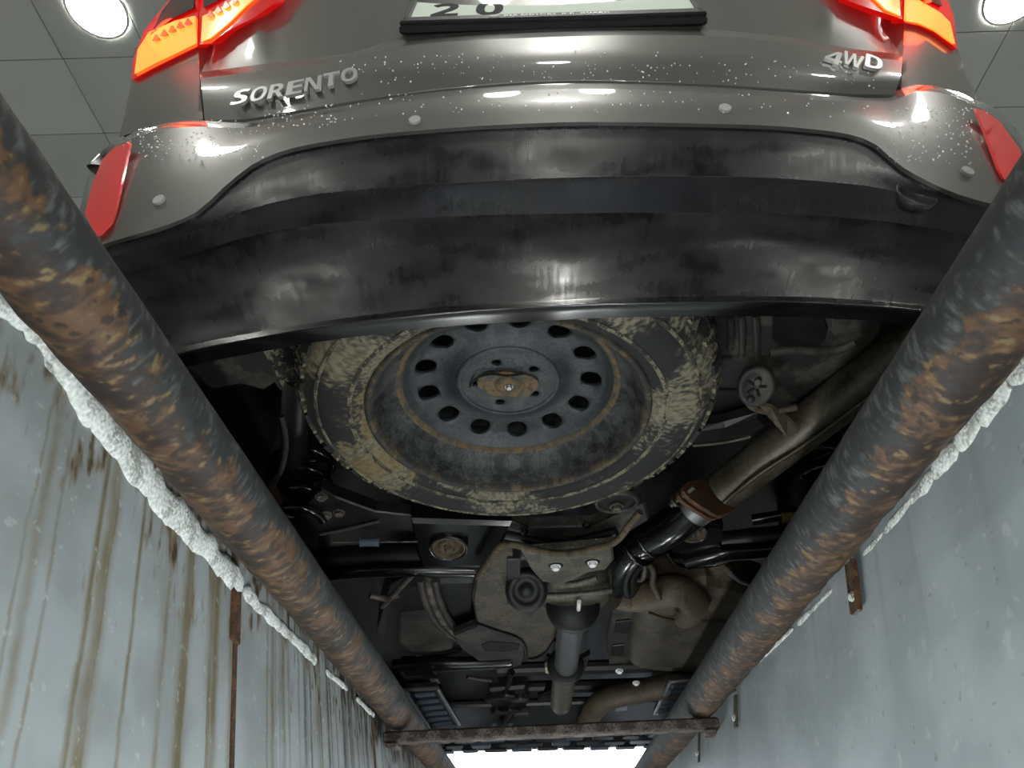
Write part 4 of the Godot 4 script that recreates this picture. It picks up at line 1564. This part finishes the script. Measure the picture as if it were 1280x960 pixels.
	for s in [-1.0, 1.0]:
		st = mb()
		tube(st, PackedVector3Array([fc + fa * s * 0.073 - axis * 0.05, fc + fa * s * 0.073 + axis * 0.03]), 0.006, 10)
		hexbolt(st, fc + fa * s * 0.073 - axis * 0.03, -axis, 0.0105, 0.012)
		obj("flange_bolt", st, M.alu, ex)
	st = mb()
	tube(st, PackedVector3Array([fc - axis * 0.012, fc - axis * 0.075]), 0.045, 24)
	obj("collar", st, M.steel, ex, "bright bare collar")
	var n1 := fc - axis * 0.07
	st = mb()
	tube(st, curve([n1 + axis * 0.02, n1 - axis * 0.05, on_y(808, 676, 0.335), on_y(788, 692, 0.325), on_y(779, 714, 0.315), on_y(786, 742, 0.30)]), 0.047, 24)
	obj("black_elbow", st, M.gloss, ex, "glossy black pipe bend")
	for q in [[812, 674, 0.335, 0.052], [797, 684, 0.33, 0.053]]:
		st = mb()
		lathe(st, [[0.044, -0.008], [q[3], -0.006], [q[3] + 0.002, 0.0], [q[3], 0.006], [0.044, 0.008]], 28, Transform3D(frame_of(axis), on_y(q[0], q[1], q[2])))
		obj("pipe_bead", st, M.gloss, ex)
	# hanger with its rubber
	var hc := on_y(945, 482, 0.40)
	var hf := frame_of((EYE - hc).normalized() + Vector3(0, -0.3, 0))
	st = mb()
	lathe(st, [[0.034, -0.014], [0.036, 0.0], [0.034, 0.01], [0.029, 0.013], [0.024, 0.01], [0.0, 0.009]], 32, Transform3D(hf * Basis.from_scale(Vector3(1, 1, 1.2)), hc))
	var hg := obj("rubber_hanger", st, M.pan, ex, "round grey rubber hanger")
	for k in 5:
		var a := TAU * k / 5 + 0.4
		st = mb()
		box(st, hc + hf * Vector3(cos(a) * 0.012, 0.0092, sin(a) * 0.013), Vector3(0.016, 0.004, 0.006), hf * Basis(Vector3.UP, -a), 0.001)
		obj("hanger_slot", st, M.dark_hole, ex)
	st = mb()
	lathe(st, [[0.007, 0.005], [0.007, 0.016], [0.004, 0.017], [0.0, 0.014]], 16, Transform3D(hf, hc + hf * Vector3(0.0, 0, 0.01)))
	obj("hanger_pin", st, M.alu, ex)
	st = mb()
	lathe(st, [[0.008, 0.005], [0.008, 0.014], [0.0, 0.015]], 16, Transform3D(hf, hc + hf * Vector3(0.004, 0, -0.026)))
	obj("hanger_pin", st, M.pan, ex)
	run("hanger_rod", [931, 496, 0.395, 940, 508, 0.39, 958, 514, 0.385, 978, 512, 0.385, 996, 509, 0.385], 0.0075, M.tan, ex, 10)
	st = mb()
	slab(st, PackedVector3Array([on_y(948, 506, 0.384), on_y(964, 510, 0.38), on_y(984, 524, 0.372), on_y(999, 540, 0.352), on_y(984, 546, 0.346), on_y(968, 530, 0.366)]), Vector3(0.002, 0.006, 0.004))
	obj("hanger_blade", st, M.tan, ex)

	# silencer
	st = mb()
	var mu_c := on_y(856, 806, 0.33)
	rows = []
	var ul := on_y(794, 772, 0.27)
	var ur := on_y(950, 778, 0.27)
	var ll := on_y(784, 846, 0.27)
	var lr := on_y(915, 852, 0.27)
	for j in 21:
		var tt := j / 20.0
		var e3 := pow(sin(PI * clampf(tt, 0.02, 0.98)), 0.22)
		var p0 := ul.lerp(ll, tt)
		var p1 := ur.lerp(lr, tt)
		var mid := (p0 + p1) * 0.5 + Vector3(0, 0.075, 0)
		var hx := (p1 - p0) * 0.5
		var ring := PackedVector3Array()
		for k in 40:
			var a := TAU * k / 40
			var cx2 := signf(cos(a)) * pow(absf(cos(a)), 0.55)
			var sy := signf(sin(a)) * pow(absf(sin(a)), 0.8)
			ring.append(mid + hx * cx2 * lerpf(0.86, 1.0, e3) + Vector3(0, sy * 0.085 * e3, 0))
		rows.append(ring)
	skin(st, rows, 1, 1, true)
	fan(st, rows[0], true)
	fan(st, rows[20])
	var mu := obj("silencer", st, M.shield, car, "big dusty grey exhaust silencer")
	st = mb()
	slab(st, pts_y([806, 760, 822, 744, 850, 736, 884, 728, 930, 738, 960, 746, 948, 772, 900, 778, 850, 774, 820, 770], 0.275), Vector3(0, 0.1, 0), 0.02)
	obj("silencer_end", st, M.tan, mu, "tan coloured silencer end")
	run("silencer_seam", [812, 766, 0.268, 836, 774, 0.268, 880, 777, 0.268, 950, 775, 0.268], 0.005, M.tan, mu, 8)
	run("silencer_pipe", [770, 742, 0.285, 792, 746, 0.28, 820, 742, 0.27, 845, 738, 0.262, 862, 746, 0.256, 866, 758, 0.262, 856, 768, 0.29], 0.042, M.tan, mu, 20, "tan bent pipe")
	run("weld_bead", [844, 762, 0.25, 852, 768, 0.25, 864, 768, 0.25, 874, 760, 0.25, 877, 750, 0.25], 0.0035, M.bush, mu, 8)
	run("hanger_hook", [812, 706, 0.29, 817, 716, 0.27, 816, 730, 0.25, 822, 742, 0.235, 824, 748, 0.232], 0.008, M.tan, mu, 10)
	run("hanger_hook", [806, 700, 0.3, 806, 715, 0.29, 802, 724, 0.285, 796, 724, 0.285], 0.007, M.pan, mu, 10)
	plate("heat_deflector", [766, 765, 800, 762, 794, 800, 786, 832, 762, 834, 758, 800], 0.33, 0.02, M.pan, car, "", 0.006)
	for q in [[770, 778, 18, 14], [766, 808, 14, 12]]:
		plate("pressed_pocket", [q[0], q[1], q[0] + q[2], q[1] - 2, q[0] + q[2] - 2, q[1] + q[3], q[0] - 2, q[1] + q[3]], 0.322, 0.01, M.black_dirt, car, "", 0.003)
	run("front_pipe", [900, 846, 0.26, 840, 856, 0.255, 790, 866, 0.25, 762, 872, 0.248, 746, 882, 0.245, 732, 905, 0.24], 0.045, M.tan, mu, 18, "tan front exhaust pipe", 8)
	for q in [[795, 853], [774, 838]]:
		st = mb()
		hexbolt(st, on_y(q[0], q[1], 0.25), Vector3(0, -1, 0.3), 0.01, 0.01)
		obj("clamp_bolt", st, M.white_ink, mu)

	# front half: crossmembers, connectors, trays
	run("floor_crossmember", [492, 832, 0.29, 540, 829, 0.29, 600, 828, 0.29, 640, 826, 0.29], 0.022, M.gloss, car, 12)
	plate("under_panel", [545, 840, 620, 836, 628, 880, 576, 906, 566, 900], 0.30, 0.02, M.black_dirt, car)
	run("floor_clip", [584, 846, 0.28, 598, 848, 0.28, 614, 850, 0.28], 0.009, M.pan, car, 8)
	run("wire_bundle", [640, 840, 0.3, 634, 862, 0.28, 640, 884, 0.27, 630, 902, 0.26], 0.012, M.black_dirt, car, 8)
	var eb := plate("gearbox_mount", [612, 864, 656, 860, 662, 880, 654, 898, 620, 902, 612, 884], 0.27, 0.08, M.black_dirt, car, "", 0.012)
	for q in [[618, 872], [632, 868], [648, 872], [640, 886], [652, 890], [624, 888]]:
		st = mb()
		box(st, on_y(q[0], q[1], 0.262), Vector3(0.05, 0.03, 0.07), Basis(Vector3.UP, q[0] * 0.2), 0.006)
		obj("mount_block", st, M.pan if q[0] > 640 else M.black_dirt, eb)
	for q in [[618, 906], [638, 906]]:
		st = mb()
		hexbolt(st, on_y(q[0], q[1], 0.25), Vector3(0, -1, 0.3), 0.014, 0.02)
		obj("mount_bolt", st, M.steel, eb)
	plate("cream_clip", [681, 836, 688, 832, 694, 840, 690, 843, 682, 842], 0.28, 0.02, mat(Color(0.65, 0.62, 0.5), 0.6), car, "cream plastic clip", 0.003)
	plate("side_pocket", [672, 872, 690, 866, 700, 880, 696, 898, 676, 900], 0.29, 0.05, M.black_dirt, car, "", 0.01)
	# ribbed wheel-arch shields left and right
	for q in [[506, 862, 546, 860, 574, 906, 538, 910, 0.22], [838, 852, 872, 850, 846, 890, 818, 892, 0.22]]:
		var c4 := [on_y(q[0], q[1], q[8]), on_y(q[2], q[3], q[8]), on_y(q[4], q[5], q[8]), on_y(q[6], q[7], q[8])]
		st = mb()
		slab(st, PackedVector3Array([c4[0], c4[1], c4[2], c4[3]]) , Vector3(0, 0.02, 0), 0.004)
		var sh := obj("arch_shield", st, M.black_dirt, car, "ribbed black arch shield with a bright rim")
		st = mb()
		for i in 4: tube(st, PackedVector3Array([c4[i], c4[(i + 1) % 4]]), 0.008, 8)
		obj("shield_rim", st, M.steel, sh)
		for k in 6:
			var tt := (k + 0.7) / 6.4
			st = mb()
			tube(st, PackedVector3Array([c4[0].lerp(c4[3], tt).lerp(c4[1].lerp(c4[2], tt), 0.1), c4[0].lerp(c4[3], tt).lerp(c4[1].lerp(c4[2], tt), 0.85)]), 0.012, 8)
			obj("shield_rib", st, M.sleeve, sh)
	plate("floor_bracket", [773, 874, 786, 870, 784, 888, 768, 890], 0.25, 0.02, M.steel, car, "", 0.004)
	# engine tray: the lowest sheet in front, with its stepped blocks
	st = mb()
	box(st, Vector3(XC, 0.285, -3.85), Vector3(1.25, 0.03, 1.1), Basis(), 0.01)
	var tray := obj("engine_tray", st, M.black_dirt, car, "black engine undertray")
	var rg := RandomNumberGenerator.new()
	rg.seed = 21
	for j in range(4, 7):
		for i in 9:
			st = mb()
			var w := rg.randf_range(0.08, 0.13)
			box(st, Vector3(XC - 0.56 + i * 0.14 + (0.07 if j % 2 else 0.0) - 0.03, 0.265, -3.4 - j * 0.15), Vector3(w, 0.02 + rg.randf() * 0.012, 0.1), Basis(), 0.006)
			obj("tray_block", st, M.sleeve if (i + j) % 3 == 0 else M.black_dirt, tray)
	for j in 2:
		st = mb()
		box(st, Vector3(XC, 0.33, -2.95 - j * 0.3), Vector3(1.2, 0.04, 0.08), Basis(), 0.012)
		obj("cross_rib", st, M.black, car)

func ring_slab(st: SurfaceTool, c: Vector3, a: Vector3, b: Vector3, off: Vector3, ra: float, rb: float) -> void:
	var ring := PackedVector3Array()
	for k in 32:
		var t := TAU * k / 32
		var ca := cos(t)
		var r := lerpf(rb, ra, pow(absf(ca), 2.5))
		if absf(ca) < 0.6: r = rb
		ring.append(c + a * ca * r + b * sin(t) * minf(r, rb))
	slab(st, ring, off)
